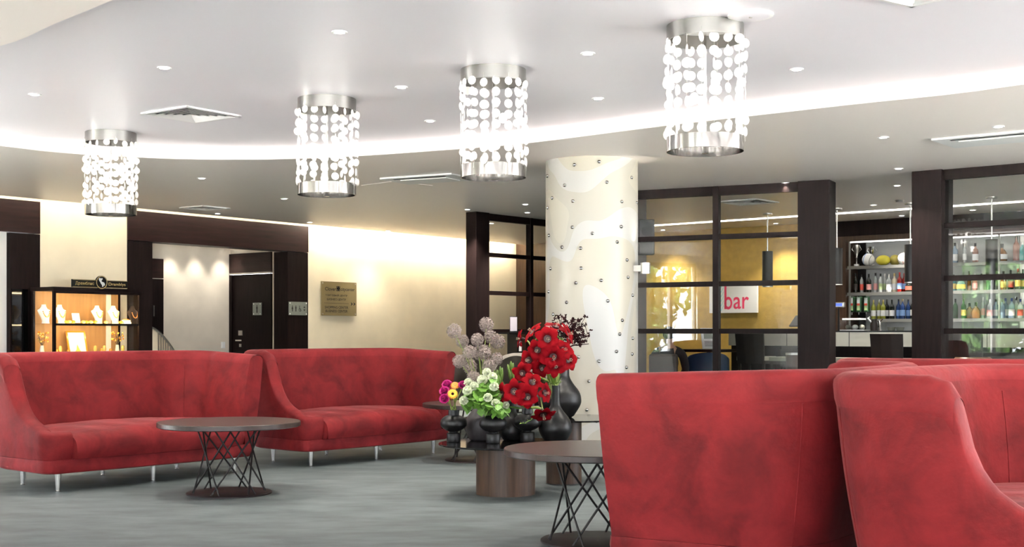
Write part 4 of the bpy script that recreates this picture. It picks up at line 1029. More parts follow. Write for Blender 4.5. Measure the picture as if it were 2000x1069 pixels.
# dark branches in the largest vase
m7 = Vector((v7.x, v7.y, RTZ+.50))
for i, (u, v, lab) in enumerate([(1098,628,'dark twig with maroon buds reaching up on the left'), (1116,632,'dark twig with maroon buds second from the left'), (1128,640,'dark twig with maroon buds in the middle'), (1140,632,'tallest dark twig with maroon buds on the right'), (1152,655,'dark twig with maroon buds leaning furthest right'), (1150,672,'dark twig with maroon buds lowest on the right'), (1108,660,'short dark twig with maroon buds in front')]):
    p = at(u, v, 9.8+rnd.uniform(-.08, .1)); j = Vector((rnd.uniform(-.03, .03), rnd.uniform(-.03, .03), 0)); root = m7+j-Vector((0,0,.32))
    t = thing('dark_branch', lab, 'branch', root, 0, 'dark branches in the largest vase')
    P0 = m7+j-root; P1 = p-root; mid = P0.lerp(P1, .5)+Vector((-.01, 0, .02))
    g = G(); g.tube([(0,0,0), P0, mid, P1], .0065, 5, .003)
    h = G()
    for k in range(13):
        b = P0.lerp(P1, .42+.58*k/13)+Vector((-.008, 0, .012)); d = Vector((rnd.uniform(-1, 1), rnd.uniform(-.7, .5), rnd.uniform(.0, 1))).normalized()*rnd.uniform(.035, .075); e = b+d
        g.tube([b, e], .0024, 3)
        for q in range(3):
            c = e+Vector((rnd.uniform(-.012, .012), rnd.uniform(-.012, .012), rnd.uniform(-.012, .012)))
            for m_ in range(3):
                dd = Vector((rnd.uniform(-1, 1), rnd.uniform(-1, 1), rnd.uniform(-.2, 1))).normalized()*.019; s = dd.orthogonal().normalized()*.0055; h.add([c-s, c+dd*.6-s*1.2, c+dd, c+dd*.6+s*1.2, c+s], [(0,1,2,3,4)])
    g.build('stem', M['maroon'], t); h.build('bud_spray', M['maroon'], t)['kind'] = 'stuff'

# ------------------------------------------------------------------ signs
def fitting_sign(PL, u0, u1, v0, v1, off, name, label, plate, th=.012):
    uc = (u0+u1)/2; t0_, t1_ = PL.t(u0, -off), PL.t(u1, -off); z1_, z0_ = PL.z(uc, v0, -off), PL.z(uc, v1, -off)
    p = PL.p3((t0_+t1_)/2, -off, (z0_+z1_)/2); t = thing(name, label, 'sign', p, PL.rot); W, H = t1_-t0_, z1_-z0_
    g = G(); g.box(-W/2, W/2, -th/2, th/2, -H/2, H/2); g.build('plate', plate, t, bevel=.002)
    return t, W, H
def letters(t, m, items, name='lettering', y=-.0085, arrow=None):
    for (s, w_, h_, x, z) in items:
        g = G(); vs, fs = text_faces(s, w_, h_, x, z, y, .012); g.add(vs, fs); g.build(name, m, t)
t, W, H = fitting_sign(PW, 627, 696, 551, 617, .035, 'directory_sign', 'brass directory sign with black lettering and arrows on the cream wall', M['brass'])
letters(t, M['ink'], [('Clover', W*.31, H*.105, -W*.245, H*.285), ('citycenter', W*.40, H*.125, W*.24, H*.27), ('ТОРГОВЫЙ ЦЕНТР', W*.62, H*.075, -W*.08, H*.10), ('БИЗНЕС-ЦЕНТР', W*.53, H*.075, -W*.08, -H*.025), ('SHOPPING CENTER', W*.66, H*.075, -W*.075, -H*.255), ('BUSINESS CENTER', W*.62, H*.075, -W*.075, -H*.365)])
g = G(); g.box(-W*.42, W*.27, -.0095, -.006, -H*.135, -H*.128); g.build('rule_line', M['ink'], t)
g = G(); s_ = W*.042
g.box(-W*.075, W*.02, -.0085, -.006, H*.225, H*.24); g.box(-W*.075, W*.02, -.0085, -.006, H*.36, H*.372); g.box(-W*.075, -W*.065, -.0085, -.006, H*.225, H*.372); g.box(W*.01, W*.02, -.0085, -.006, H*.225, H*.372)
for (a, b) in ((-.6, 0), (.6, 0), (0, .6), (0, -.6)): g.M = Matrix.Translation((-W*.027+a*s_*.75, -.008, H*.305+b*s_*.75)) @ Matrix.Rotation(PI/2, 4, 'X'); g.lathe([(0, -.001), (s_*.55, -.001), (s_*.55, .001), (0, .001)], 12)
g.M = Matrix.Identity(4); g.build('emblem', M['ink'], t)
g = G()
for k in range(2):
    x = W*(.335+.075*k); g.xzprism([(x, -H*.20), (x+W*.055, -H*.145), (x, -H*.09), (x+W*.012, -H*.145)], -.0085, -.006)
g.build('arrow_mark', M['ink'], t)
for (a, b) in ((-1,-1), (1,-1), (1,1), (-1,1)):
    g = G(); g.lathe([(0, 0), (.012, 0), (.009, .006), (0, .007)], 10); g.build('screw', M['steel'], t, (a*W*.46, -.006, b*H*.45), rot=(PI/2, 0, 0))
def man(g, x, z, h, skirt=False):
    def dsk(cx, cz, r):
        g.xzprism([(cx+r*math.cos(i*PI/6), cz+r*math.sin(i*PI/6)) for i in range(12)], -.009, -.006)
    dsk(x, z+h*.42, h*.085)
    if skirt: g.xzprism([(x-h*.09, z+h*.30), (x+h*.09, z+h*.30), (x+h*.19, z-h*.12), (x-h*.19, z-h*.12)], -.009, -.006); g.box(x-h*.07, x-h*.02, -.009, -.006, z-h*.5, z-h*.12); g.box(x+h*.02, x+h*.07, -.009, -.006, z-h*.5, z-h*.12)
    else: g.box(x-h*.14, x+h*.14, -.009, -.006, z-h*.03, z+h*.30); g.box(x-h*.09, x-h*.012, -.009, -.006, z-h*.5, z-h*.03); g.box(x+h*.012, x+h*.09, -.009, -.006, z-h*.5, z-h*.03)
t, W, H = fitting_sign(PD, 494, 511, 591.5, 616, .012, 'restroom_sign', 'small grey plate with a standing man symbol on the dark restroom door', M['grey_plate'])
g = G(); man(g, 0, 0, H*.62); g.build('man_symbol', M['ink'], t)
for (a, b) in ((-1,-1), (1,-1), (1,1), (-1,1)):
    g = G(); g.lathe([(0, 0), (.010, 0), (.008, .005), (0, .006)], 8); g.build('screw', M['white'], t, (a*W*.38, -.006, b*H*.40), rot=(PI/2, 0, 0))
t, W, H = fitting_sign(PW, 564, 599.5, 590, 616, .035, 'restroom_sign', 'wide grey plate with restroom symbols on the dark jamb by the cream wall', M['grey_plate'])
g = G(); man(g, -W*.32, 0, H*.44, True); g.build('woman_symbol', M['ink'], t)
g = G(); man(g, -W*.13, 0, H*.44); g.build('man_symbol', M['ink'], t)
g = G(); x = W*.10; h = H*.44
g.xzprism([(x-h*.12+h*.075*math.cos(i*PI/5), h*.42+h*.075*math.sin(i*PI/5)) for i in range(10)], -.009, -.006); g.box(x-h*.17, x-h*.07, -.009, -.006, -h*.1, h*.32); g.box(x-h*.12, x+h*.2, -.009, -.006, -h*.12, -h*.03); g.box(x+h*.12, x+h*.22, -.009, -.006, -h*.42, -h*.05)
for i in range(14):
    a0 = PI*.55+i*PI*1.35/14; a1 = a0+PI*1.35/14
    g.xzprism([(x+h*.02+h*r*math.cos(a), -h*.2+h*r*math.sin(a)) for r, a in ((.30, a0), (.30, a1), (.23, a1), (.23, a0))], -.009, -.006)
g.build('wheelchair_symbol', M['ink'], t)
g = G(); x = W*.34; h = H*.16; g.xzprism([(x-h*.6, h*.35), (x+h*.6, h*.35), (x, h*1.2)], -.009, -.006); g.xzprism([(x-h*.6, -h*.35), (x, -h*1.2), (x+h*.6, -h*.35)], -.009, -.006); g.build('arrow_mark', M['ink'], t)
for (a, b) in ((-1,-1), (1,-1), (1,1), (-1,1)):
    g = G(); g.lathe([(0, 0), (.012, 0), (.009, .006), (0, .007)], 10); g.build('screw', M['white'], t, (a*W*.45, -.006, b*H*.40), rot=(PI/2, 0, 0))
# bar sign
t, W, H = fitting_sign(PK, 1387, 1480, 552.5, 611.5, .05, 'bar_sign', 'white canvas sign with pink red letters bar on the gold wall', M['white'], .05)
Y_ = -.0265
def wx(u): return ((u-1387)/93-.5)*W
def wz(v): return ((611.5-v)/59-.5)*H
vs, fs = text_faces('ar', wx(1464.5)-wx(1434.5), wz(580.5)-wz(604), (wx(1464.5)+wx(1434.5))/2, (wz(580.5)+wz(604))/2, Y_, .01); g = G(); g.add(vs, fs)
g.box(wx(1417), wx(1421), Y_, Y_+.003, wz(604), wz(552.7))
cxb, czb, ro, ri = wx(1424.5), wz(592.3), wx(1432.3)-wx(1424.5), wx(1429)-wx(1424.5)
n = 20
for i in range(n):
    a0, a1 = 2*PI*i/n, 2*PI*(i+1)/n
    g.xzprism([(cxb+r*math.cos(a), czb+r*1.42*math.sin(a)) for r, a in ((ro, a0), (ro, a1), (ri, a1), (ri, a0))], Y_, Y_+.003)
g.build('lettering', M['red_ink'], t)
for i in range(6):
    g = G(); x0_, x1_ = wx(1407.5), wx(1416); rows = []
    for k in range(9):
        f = k/8; z = wz(606-9*i)+.06*f-.02*math.sin(PI*f*1.5); wv = .012*(math.sin(PI*f)+.25); rows.append([(x0_+(x1_-x0_)*f, Y_, min(z-wv, H/2-.004)), (x0_+(x1_-x0_)*f, Y_, min(z+wv, H/2-.002))])
    g.grid(rows); g.build('wave_stroke', M['cyan_ink'], t)

# ------------------------------------------------------------------ jewellery display case
PCs = Plane(PW.xy(0, -.62), PW.r)     # front face plane
ta, tb = PCs.t(105), PCs.t(276); wdt = tb-ta; dp = .50
zt_ = PCs.z(190, 563)
case = thing('display_case', 'lit glass jewellery display case with dark frame behind the left sofa', 'display case', PCs.p3(ta, 0, 0), PCs.rot)
def cb(nm, m, *b): g = G(); g.box(*b); return g.build(nm, m, case)
cb('base_cabinet', M['wood'], 0, wdt, 0, dp, 0, .74)
cb('top_panel', M['wood'], -.015, wdt+.015, -.015, dp, zt_-.05, zt_)
for (x, y) in ((0, 0), (wdt-.035, 0), (0, dp-.035), (wdt-.035, dp-.035)): cb('post', M['wood'], x, x+.035, y, y+.035, .74, zt_-.05)
cb('back_board', M['amber_wood'], .035, wdt-.035, dp-.03, dp-.01, .74, zt_-.05)
zs_ = PCs.z(190, 633, .25)
cb('glass_shelf', M['glass_thin'], .01, wdt-.01, .03, dp-.035, zs_-.010, zs_)
cb('shelf_edge', M['black_metal'], .01, wdt-.01, .02, .03, zs_-.026, zs_+.002)
cb('fascia', M['wood'], .0, wdt, .0, .006, zt_-.082, zt_-.05)
cb('front_pane', M['glass_thin'], .036, wdt-.036, .006, .011, .75, zt_-.051)
cb('side_pane', M['glass_thin'], .006, .011, .036, dp-.036, .75, zt_-.051)
cb('side_pane', M['glass_thin'], wdt-.011, wdt-.006, .036, dp-.036, .75, zt_-.051)
cb('tube_and_edge_glow', M['case_glow'], .05, wdt-.05, .03, .055, zt_-.066, zt_-.054)
cb('tube_and_edge_glow', M['case_glow'], .05, wdt-.05, .034, .05, zs_-.022, zs_-.013)
cb('tube_and_edge_glow', M['case_glow'], .037, .043, .022, .028, .76, zt_-.06)  # no tube: glowing sliver standing in for the bright edge of the corner glass
cb('pale_strip', M['bust'], wdt-.24, wdt-.16, dp-.04, dp-.03, .76, zt_-.06)
# low base light shelf floor
cb('case_floor', M['amber_wood'], .035, wdt-.035, .03, dp-.03, .74, .748)
def in_case(u, off, z): return PCs.p3(PCs.t(u, off), off, z)
def bust(u, off, label, m=M['bust'], sc=1.0, neck=M['amber']):
    t = thing('necklace_bust', label, 'jewellery stand', in_case(u, off, zs_+.002), PCs.rot+.1)
    rows = []
    for (z, wv, dv, y) in ((0, .055, .04, 0), (.03, .05, .035, .0), (.08, .065, .035, .01), (.15, .10, .03, .03), (.175, .105, .026, .035), (.195, .06, .024, .04), (.23, .034, .024, .04), (.25, .032, .022, .04)):
        rows.append([(wv*sc*math.cos(a), y-dv*sc*math.sin(a), z*sc) for a in [2*PI*i/14 for i in range(14)]])
    g = G(); g.grid(rows, True); g.add(rows[-1], [tuple(range(14))]); g.add(rows[0], [tuple(range(14))]); g.build('bust', m, t, smooth=70)
    for k in range(13):
        a = -1.15+2.3*k/12; x = .052*sc*math.sin(a)*1.1; z = sc*(.205-.12*math.cos(a*1.0)); g = G(); g.ball((0,0,0), .0085*sc, 8, 5); g.build('bead', neck, t, (x, -.008-.02*math.cos(a), z))
    return t
bust(89, .22, 'white necklace bust at the left end of the upper case shelf'); bust(120, .22, 'white necklace bust just right of the case corner post')
bust(193, .25, 'white necklace bust in the middle of the upper case shelf with yellow beads', neck=M['ambery']); bust(225, .22, 'white necklace bust right of the middle on the upper case shelf', neck=M['ambery'])
bust(262, .26, 'dark necklace bust at the right end of the upper case shelf', M['brown'])
t = thing('bracelet_pad', 'low white bracelet pad on the upper case shelf', 'jewellery stand', in_case(246, .15, zs_+.002), PCs.rot)
g = G(); g.box(-.06, .06, -.04, .04, 0, .025); g.build('block', M['bust'], t, bevel=.004)
g = G(); g.ball((0, 0, .04), .075, 12, 6, (1, .6, .35)); g.build('pad', M['bust'], t, smooth=True)
g = G(); g.tube([(.05*math.cos(a), .035*math.sin(a)-.0, .062+.004*math.sin(a*2)) for a in [2*PI*i/14 for i in range(15)]], .005, 5); g.build('bracelet', M['amber'], t, smooth=True)
def stand_card(u, off, z, w_, h_, label, m, frame=None):
    t = thing('picture_stand', label, 'picture', in_case(u, off, z), PCs.rot, rot=(math.radians(-14), 0, PCs.rot))
    if frame: 
        g = G(); g.box(-w_/2, -w_/2+.02, -.012, .006, 0, h_); g.box(w_/2-.02, w_/2, -.012, .006, 0, h_); g.box(-w_/2, w_/2, -.012, .006, 0, .02); g.box(-w_/2, w_/2, -.012, .006, h_-.02, h_); g.build('frame', frame, t)
    g = G(); g.box(-w_/2+.008, w_/2-.008, -.004, .004, .008, h_-.008); g.build('sheet', m, t)
    if frame:
        g = G(); g.xzprism([(-.06, .06), (-.02, .10), (0, .17), (.03, .09), (.05, .07), (.04, .05), (-.05, .05)], -.008, -.004); g.build('landscape_print', M['ambery'], t)
    return t
stand_card(150, .2, zs_+.004, .13, .15, 'small white card leaning on the upper case shelf', M['paper'])
stand_card(154, .3, .806, .30, .36, 'amber framed picture leaning on the lower case floor', M['paper'], M['amber'])
g = G(); g.box(-.25, .25, -.08, .08, .0, .05); o = g.build('display_plinth', M['bust'], None, in_case(160, .28, .751), bevel=.004); o.rotation_euler = (0, 0, PCs.rot); tag(o, 'low pale plinth under the amber framed picture', 'plinth')
def amber_tree(u, off, z, label):
    t = thing('amber_tree', label, 'ornament', in_case(u, off, z), PCs.rot); r2 = random.Random(u)
    g = G(); g.lathe([(0, 0), (.035, 0), (.03, .02), (.02, .10), (0, .10)], 10); g.build('pot', M['bust'], t, smooth=True)
    g = G()
    for k in range(12): g.tube([(0, 0, .09), (r2.uniform(-.075, .075), r2.uniform(-.05, .05), r2.uniform(.16, .27))], .003, 3)
    g.build('branch', M['bark'], t)
    for k in range(26):
        g = G(); g.ball((0,0,0), .013, 6, 4); g.build('bead', M['amber'] if k % 2 else M['ambery'], t, (r2.uniform(-.085, .085), r2.uniform(-.05, .05), r2.uniform(.15, .28)))
amber_tree(82, .25, .866, 'amber bead tree at the left end of the lower case floor'); amber_tree(229, .25, .866, 'amber bead tree at the right of the lower case floor')
for (u, nm) in ((80, 'left'), (229, 'right')):
    g = G(); g.cbox((0, 0, .056), (.16, .16, .112)); o = g.build('display_plinth', M['amber_wood'], None, in_case(u, .25, .751)); o.rotation_euler = (0, 0, PCs.rot); tag(o, 'honey coloured block under the %s amber tree' % nm, 'plinth')
for i, u in enumerate((112, 118, 126, 134, 186, 192, 198, 204, 210, 216, 240, 250)):
    z = .748; h_ = .17+.05*math.sin(i*2.1)
    g = G(); g.lathe([(0, 0), (.03, 0), (.032, .02), (.012, .03), (.016, h_*.6), (.026, h_*.75), (.02, h_-.01), (0, h_)], 10); o = g.build('amber_figurine', M['ambery'] if i % 3 else M['amber'], None, in_case(u, .12, z+.002), smooth=True)
    tag(o, 'yellow amber figurine, number %s from the left along the front of the lower case floor' % ('one two three four five six seven eight nine ten eleven twelve'.split()[i]), 'ornament', 'amber figurines in the case')
for i, u in enumerate((130, 136, 143, 163, 170, 178, 186, 207, 236)):
    g = G(); g.ball((0, 0, .022), .026, 9, 6, (1.2, .8, .85)); o = g.build('amber_stone', M['ambery'] if i % 2 else M['amber'], None, in_case(u, .10, zs_+.003), smooth=True)
    tag(o, 'amber stone, number %s from the left on the upper case shelf' % ('one two three four five six seven eight nine'.split()[i]), 'ornament', 'amber stones on the upper shelf')
# shop sign on the case
ts = thing('shop_sign', 'dark board with gold lettering and a round emblem on top of the display case', 'sign', PCs.p3((PCs.t(137)+PCs.t(246))/2, -.03, PCs.z(190, 555)), PCs.rot)
W = PCs.t(246)-PCs.t(137); H = .105
g = G(); g.box(-W/2, W/2, -.01, .01, -H/2, H/2); g.build('board', M['black'], ts, bevel=.003)
for z in (-H/2+.006, H/2-.006):
    g = G(); g.box(-W/2+.01, W/2-.01, -.013, -.01, z-.002, z+.002); g.build('gold_line', M['gold_ink'], ts)
letters(ts, M['gold_ink'], [('Драмблис', W*.33, H*.50, -W*.28, -.002), ('Dramblys', W*.31, H*.52, W*.30, -.004)], y=-.013)
g = G(); g.M = Matrix.Translation((W*.02, 0, .022)) @ Matrix.Rotation(PI/2, 4, 'X'); g.lathe([(0, -.012), (.09, -.012), (.09, .016), (0, .016)], 32); g.build('roundel', M['black'], ts)
g = G(); g.M = Matrix.Translation((W*.02, 0, .022)) @ Matrix.Rotation(PI/2, 4, 'X'); g.lathe([(.078, .016), (.084, .018), (.088, .016)], 32, close=False); g.build('roundel_ring', M['gold_ink'], ts)
g = G(); e = [(-.045,.055), (-.03,.06), (-.012,.045), (-.004,.06), (.008,.055), (.006,.036), (-.01,.022), (.0,.008), (.03,.0), (.046,-.02), (.044,-.045), (.028,-.04), (.02,-.058), (.002,-.06), (.004,-.04), (-.014,-.02), (-.028,.004), (-.042,.02), (-.05,.04)]
g.xzprism([(W*.02+x, z+.022) for x, z in e], -.021, -.0165); g.build('emblem', M['white'], ts)

# ------------------------------------------------------------------ bar: counter, shelves, bottles, pendants, stools
def KP(p, q, z=0): v = PK.xy(p, -q); return Vector((v.x, v.y, z))
QF = 2.35
pc0 = PK.t(1423, -QF)
ctr = thing('bar_counter', 'long bar counter with a pale steel band and dark front', 'bar counter', KP(0, 0), PK.rot)
p1c = pR-.3
g = G(); g.box(pc0, p1c, -QF-.03, -1.65, 1.142, 1.162); g.build('worktop', M['black'], ctr)
g = G(); g.box(pc0, p1c, -QF, -QF+.03, .945, 1.142); g.build('steel_band', M['band'], ctr)
g = G(); g.box(pc0+.03, p1c, -QF+.03, -1.7, 0, .945); g.build('front', M['wood'], ctr)
n_ = 5
for i in range(1, n_): 
    x = pc0+(p1c-pc0)*i/n_; g = G(); g.box(x-.004, x+.004, -QF-.002, -QF, .945, 1.142); g.build('joint', M['dark_gap'], ctr)
shz = [PK.z(1720, 624, .2), PK.z(1720, 572, .2), PK.z(1720, 520, .2)]
sh = thing('back_bar_shelving', 'back bar shelving with lit glass shelves and steel posts', 'shelving', KP(0, 0), PK.rot)
for i, z in enumerate(shz):
    x0_ = pS+.02 if i else PK.t(1700, .05)
    g = G(); g.box(x0_, pR, .02, .46, z-.03, z); g.build('shelf', M['steel'], sh); g = G(); g.box(x0_, pR, .005, .02, z-.046, z+.004); g.build('shelf_lip', M['lip'], sh)
    g = G(); g.box(x0_+.02, pR, .08, .11, z-.037, z-.031); g.build('light_strip', M['shelfled'], sh)
g = G(); g.box(pS+.04, pR, .03, .06, ZH-.02, ZH-.005); g.build('light_strip', M['shelfled'], sh)
for u in (1658, 1855, 1950): 
    x = PK.t(u, .03); g = G(); g.box(x, x+.025, .02, .045, .9, ZH); g.build('upright', M['lip'], sh)
x0_ = pS+.005
g = G(); g.box(x0_, PK.t(1690, .44), .44, .47, 1.0, ZH); g.build('dark_panel', M['black'], sh)
for i, (a_, b_) in enumerate(((1692, 1788), (1790, 1880), (1882, 1990))):
    g = G(); g.box(PK.t(a_, .45), PK.t(b_, .45), .45, .47, 1.1, ZH); g.build('pale_panel', M['shelf_back'], sh)
g = G(); g.box(x0_, pR, .0, .47, 0, .94); g.build('base_cupboard', M['wood'], sh)
g = G(); g.box(x0_, pR, -.02, .47, .94, .97); g.build('back_worktop', M['black'], sh)

def bottle_glass(name, col, rough=.08):
    m = mat(name, col, rough, spec=.6, coat=.6); b = m.node_tree.nodes['Principled BSDF']; b.inputs['Transmission Weight'].default_value = .55; b.inputs['IOR'].default_value = 1.2; return m
BG = {'dark': bottle_glass('dark_bottle', (.012, .016, .010)), 'green': bottle_glass('green_bottle', (.05, .22, .06)), 'clear': bottle_glass('clear_bottle', (.75, .80, .78)), 'olive': bottle_glass('olive_bottle', (.55, .56, .08)), 'blue': bottle_glass('blue_bottle', (.05, .13, .42)), 'red': bottle_glass('red_bottle', (.42, .02, .015)), 'amber': bottle_glass('amber_bottle', (.42, .17, .03)), 'cream': mat('cream_bottle', (.70, .62, .45), .35), 'ltblue': bottle_glass('pale_blue_bottle', (.45, .62, .80)), 'rose': bottle_glass('rose_bottle', (.65, .33, .25)), 'teal': bottle_glass('teal_bottle', (.10, .50, .48)), 'aqua': bottle_glass('aqua_bottle', (.30, .62, .48))}
LB = {'w': M['paper'], 'b': mat('blue_label', (.25, .42, .75), .5), 'y': mat('yellow_label', (.80, .60, .12), .5), 'r': mat('red_label', (.65, .08, .05), .5), 'g': mat('green_label', (.35, .45, .22), .5), 'n': None, 'p': mat('pink_label', (.70, .32, .30), .5), 'k': M['ink']}
CAP = {'k': M['black'], 'g': M['gold_ink'], 's': M['steel'], 'r': mat('red_cap', (.5, .03, .02), .4), 'b': mat('blue_cap', (.03, .05, .2), .4)}
SHAPES = {'wine': ([(0, 0), (.036, 0), (.038, .01), (.038, .19), (.030, .215), (.015, .235), (.013, .25), (.013, .29), (0, .29)], .038, .05, .14, .013, .305),
 'spirit': ([(0, 0), (.040, 0), (.042, .01), (.042, .17), (.036, .195), (.016, .215), (.014, .255), (0, .255)], .042, .04, .13, .015, .285),
 'slim': ([(0, 0), (.030, 0), (.031, .01), (.030, .20), (.024, .23), (.014, .25), (.013, .29), (0, .29)], .031, .05, .15, .014, .315),
 'squat': ([(0, 0), (.055, 0), (.062, .03), (.060, .10), (.035, .14), (.016, .155), (.015, .19), (0, .19)], .062, .03, .09, .017, .215)}
bcache = {}
ORD = 'first second third fourth fifth sixth seventh eighth ninth tenth eleventh twelfth thirteenth fourteenth fifteenth sixteenth'.split()
CW = {'dark': 'dark', 'green': 'green', 'clear': 'clear', 'olive': 'yellow green', 'blue': 'deep blue', 'red': 'red', 'amber': 'amber', 'cream': 'cream', 'ltblue': 'pale blue', 'rose': 'rose tinted', 'teal': 'teal', 'aqua': 'aqua green'}
LW = {'w': 'white label', 'b': 'blue label', 'y': 'yellow label', 'r': 'red label', 'g': 'green label', 'n': 'no label', 'p': 'pink label', 'k': 'black label'}
def bottle(u, z, shape, colr, lab, cap, s, label, group, off=.2):
    key = (shape, colr, lab, cap)
    if key not in bcache:
        prof, lr, l0, l1, crr, ctop = SHAPES[shape]
        mb = G().lathe(prof, 12).mesh('body', BG[colr], 50)
        ml = G().lathe([(lr+.0008, l0), (lr+.0008, l1)], 12, close=False).mesh('label', LB[lab], True) if LB[lab] else None
        mc = G().lathe([(crr, ctop-.05), (crr+.001, ctop), (0, ctop)], 8).mesh('cap', CAP[cap], True)
        bcache[key] = (mb, ml, mc)
    mb, ml, mc = bcache[key]; p = PK.p3(PK.t(u, off), off, z)
    t = thing('bottle', label, 'bottle', p, rnd.random()*6, group); t.scale = (s, s, s)
    link('body', mb, t)
    if ml: link('label', ml, t)
    link('cap', mc, t)
def row(items, z, shelf, group, off=.2):
    for i, (u, shape, colr, lab, cap, s) in enumerate(items):
        bottle(u, z+.001, shape, colr, lab, cap, s, '%s bottle, %s, %s from left, %s' % (CW[colr], LW[lab], ORD[i], shelf), group, off+(.09 if i % 2 else 0))
row([(1671,'slim','dark','k','k',1), (1683,'slim','clear','r','k',.95), (1697,'wine','dark','p','k',.98), (1710,'slim','clear','p','k',1), (1720,'slim','clear','g','k',.95), (1728,'slim','clear','g','s',.95), (1736,'spirit','clear','w','s',1), (1747,'spirit','cream','w','g',1.06), (1757,'wine','red','b','r',1.02), (1766,'wine','red','b','r',.98), (1776,'squat','dark','r','k',1)], shz[1], 'middle shelf left of pillar', 'bottles on the middle shelf, entrance side')
row([(1706,'wine','olive','w','y' if 0 else 'g',1), (1717,'wine','olive','w','s',1.02), (1725,'wine','olive','w','g',1), (1732,'wine','dark','w','k',1.02), (1742,'wine','dark','w','k',1), (1755,'wine','blue','b','k',1.02), (1763,'wine','blue','b','g',1.02), (1774,'wine','blue','b','k',1), (1783,'wine','dark','w','g',1.03)], shz[0], 'lower shelf left of pillar', 'bottles on the lower shelf, entrance side')
row([(1852,'spirit','clear','b','s',1.1), (1865,'spirit','ltblue','w','k',1.12), (1884,'slim','clear','w','s',.95), (1905,'spirit','rose','w','k',1.05), (1957,'squat','amber','w','k',1.25), (1985,'wine','rose','n','k',1.25), (1997,'spirit','teal','n','s',1.0)], shz[2], 'top shelf behind right glazing', 'bottles on the top shelf, right bay')
row([(1852,'wine','aqua','n','k',.9), (1863,'spirit','teal','y','k',.9), (1877,'squat','aqua','y','s',1.1), (1893,'slim','amber','n','k',.95), (1904,'spirit','rose','p','s',.9), (1917,'spirit','clear','n','k',.9), (1931,'wine','green','n','k',1), (1945,'slim','dark','n','k',.95), (1960,'spirit','amber','y','k',.98), (1974,'spirit','dark','r','k',1.05), (1988,'wine','dark','y','r',1.02), (1998,'wine','green','y','k',1)], shz[1], 'middle shelf behind right glazing', 'bottles on the middle shelf, right bay')
row([(1852,'wine','dark','w','k',1.02), (1866,'wine','green','n','k',1), (1882,'wine','green','y','k',.98), (1894,'squat','amber','n','k',1.1), (1906,'squat','amber','n','k',1.15), (1920,'slim','clear','p','s',1.02), (1933,'spirit','clear','p','s',1.0), (1945,'spirit','ltblue','w','k',1.02), (1957,'spirit','ltblue','n','k',1), (1964,'spirit','ltblue','w','b',1.06), (1976,'spirit','ltblue','w','b',1.05), (1985,'slim','clear','n','k',1), (1993,'spirit','clear','r','b',1.0), (2003,'spirit','ltblue','n','b',1.02)], shz[0], 'lower shelf behind right glazing', 'bottles on the lower shelf, right bay')
# drink dispensers beside the wine bottles
for i, u in enumerate((1665, 1678.5, 1693)):
    p = PK.p3(PK.t(u, .12), .12, PK.z(u, 609, .12)); t = thing('drink_dispenser', '%s of three green and white drink dispensers left of the wine bottles' % ('left', 'middle', 'right')[i], 'dispenser', p, PK.rot, 'drink dispensers')
    g = G(); g.box(-.036, .036, -.04, .04, 0, .235); g.build('tank', BG['green'], t, bevel=.006)
    g = G(); g.box(-.024, .024, -.043, -.04, .13, .22); g.build('label', M['paper'], t)
    g = G(); g.box(-.024, .024, -.043, -.04, .095, .13); g.build('red_band', LB['r'], t)
    g = G(); g.box(-.024, .024, -.043, -.04, .02, .095); g.build('lower_label', LB['g'], t)
    g = G(); g.lathe([(.006, -.05), (.010, 0)], 8, (0, -.02, 0)); g.build('tap', M['steel'], t)
    g = G(); g.box(-.042, .042, -.045, .30, -.012, .0); g.build('bracket', M['black_metal'], t)
# trophies and balls on the top shelf
def trophy(u, h_, label, m=M['steel'], off=.2):
    p = PK.p3(PK.t(u, off), off, shz[2]+.008); t = thing('trophy', label, 'trophy', p)
    g = G(); g.lathe([(0, 0), (.042, 0), (.042, .035), (0, .035)], 14); g.build('base', M['white'], t, smooth=True)
    g = G(); g.lathe([(.012, .035), (.010, .12), (.022, .14), (.012, .155), (.04, h_*.65), (.052, h_), (.046, h_), (.01, .17)], 18); g.build('cup', m, t, smooth=60)
    for s in (-1, 1):
        g = G(); g.tube([(s*.04, 0, h_*.68), (s*.075, 0, h_*.8), (s*.05, 0, h_*.95)], .004, 5); g.build('handle', m, t)
trophy(1673, .34, 'tall silver trophy cup at the left end of the top bar shelf'); trophy(1703, .31, 'silver trophy cup behind the white ball', M['chrome'], .33)
def sball(u, r, off, m, label, sc=(1,1,1), stripes=None):
    p = PK.p3(PK.t(u, off), off, shz[2]+r*sc[2]+.004); t = thing('ball', label, 'ball', p, PK.rot, 'sports balls on the top shelf')
    g = G(); g.ball((0,0,0), r, 20, 12, sc); g.build('body', m, t, smooth=True)
    if stripes:
        for k, (x, mm) in enumerate(stripes):
            rr_ = math.sqrt(max(1e-5, r*r-x*x))*1.006; g = G(); g.M = Matrix.Rotation(.25, 4, 'Y') @ Matrix.Translation((x, 0, 0)) @ Matrix.Rotation(PI/2, 4, 'Y'); g.lathe([(rr_, -.009), (rr_*1.002, 0), (rr_*.99, .009)], 24, close=False); g.build('stripe', mm, t, smooth=True)
sball(1696, .098, .10, M['white'], 'white ball with a blue stripe on the top bar shelf', stripes=[(-.04, LB['b']), (.05, M['grey_plate'])])
sball(1725, .09, .12, mat('yellow_green_ball', (.62, .55, .05), .4), 'yellow green oval ball on the top bar shelf', (1.25, 1, .9), None)
sball(1765, .093, .08, M['white'], 'white ball at the right of the top bar shelf by the pendant', stripes=[(.03, LB['p'])])
sball(1748, .085, .26, mat('olive_ball', (.45, .38, .08), .4), 'olive ball at the back of the top bar shelf')
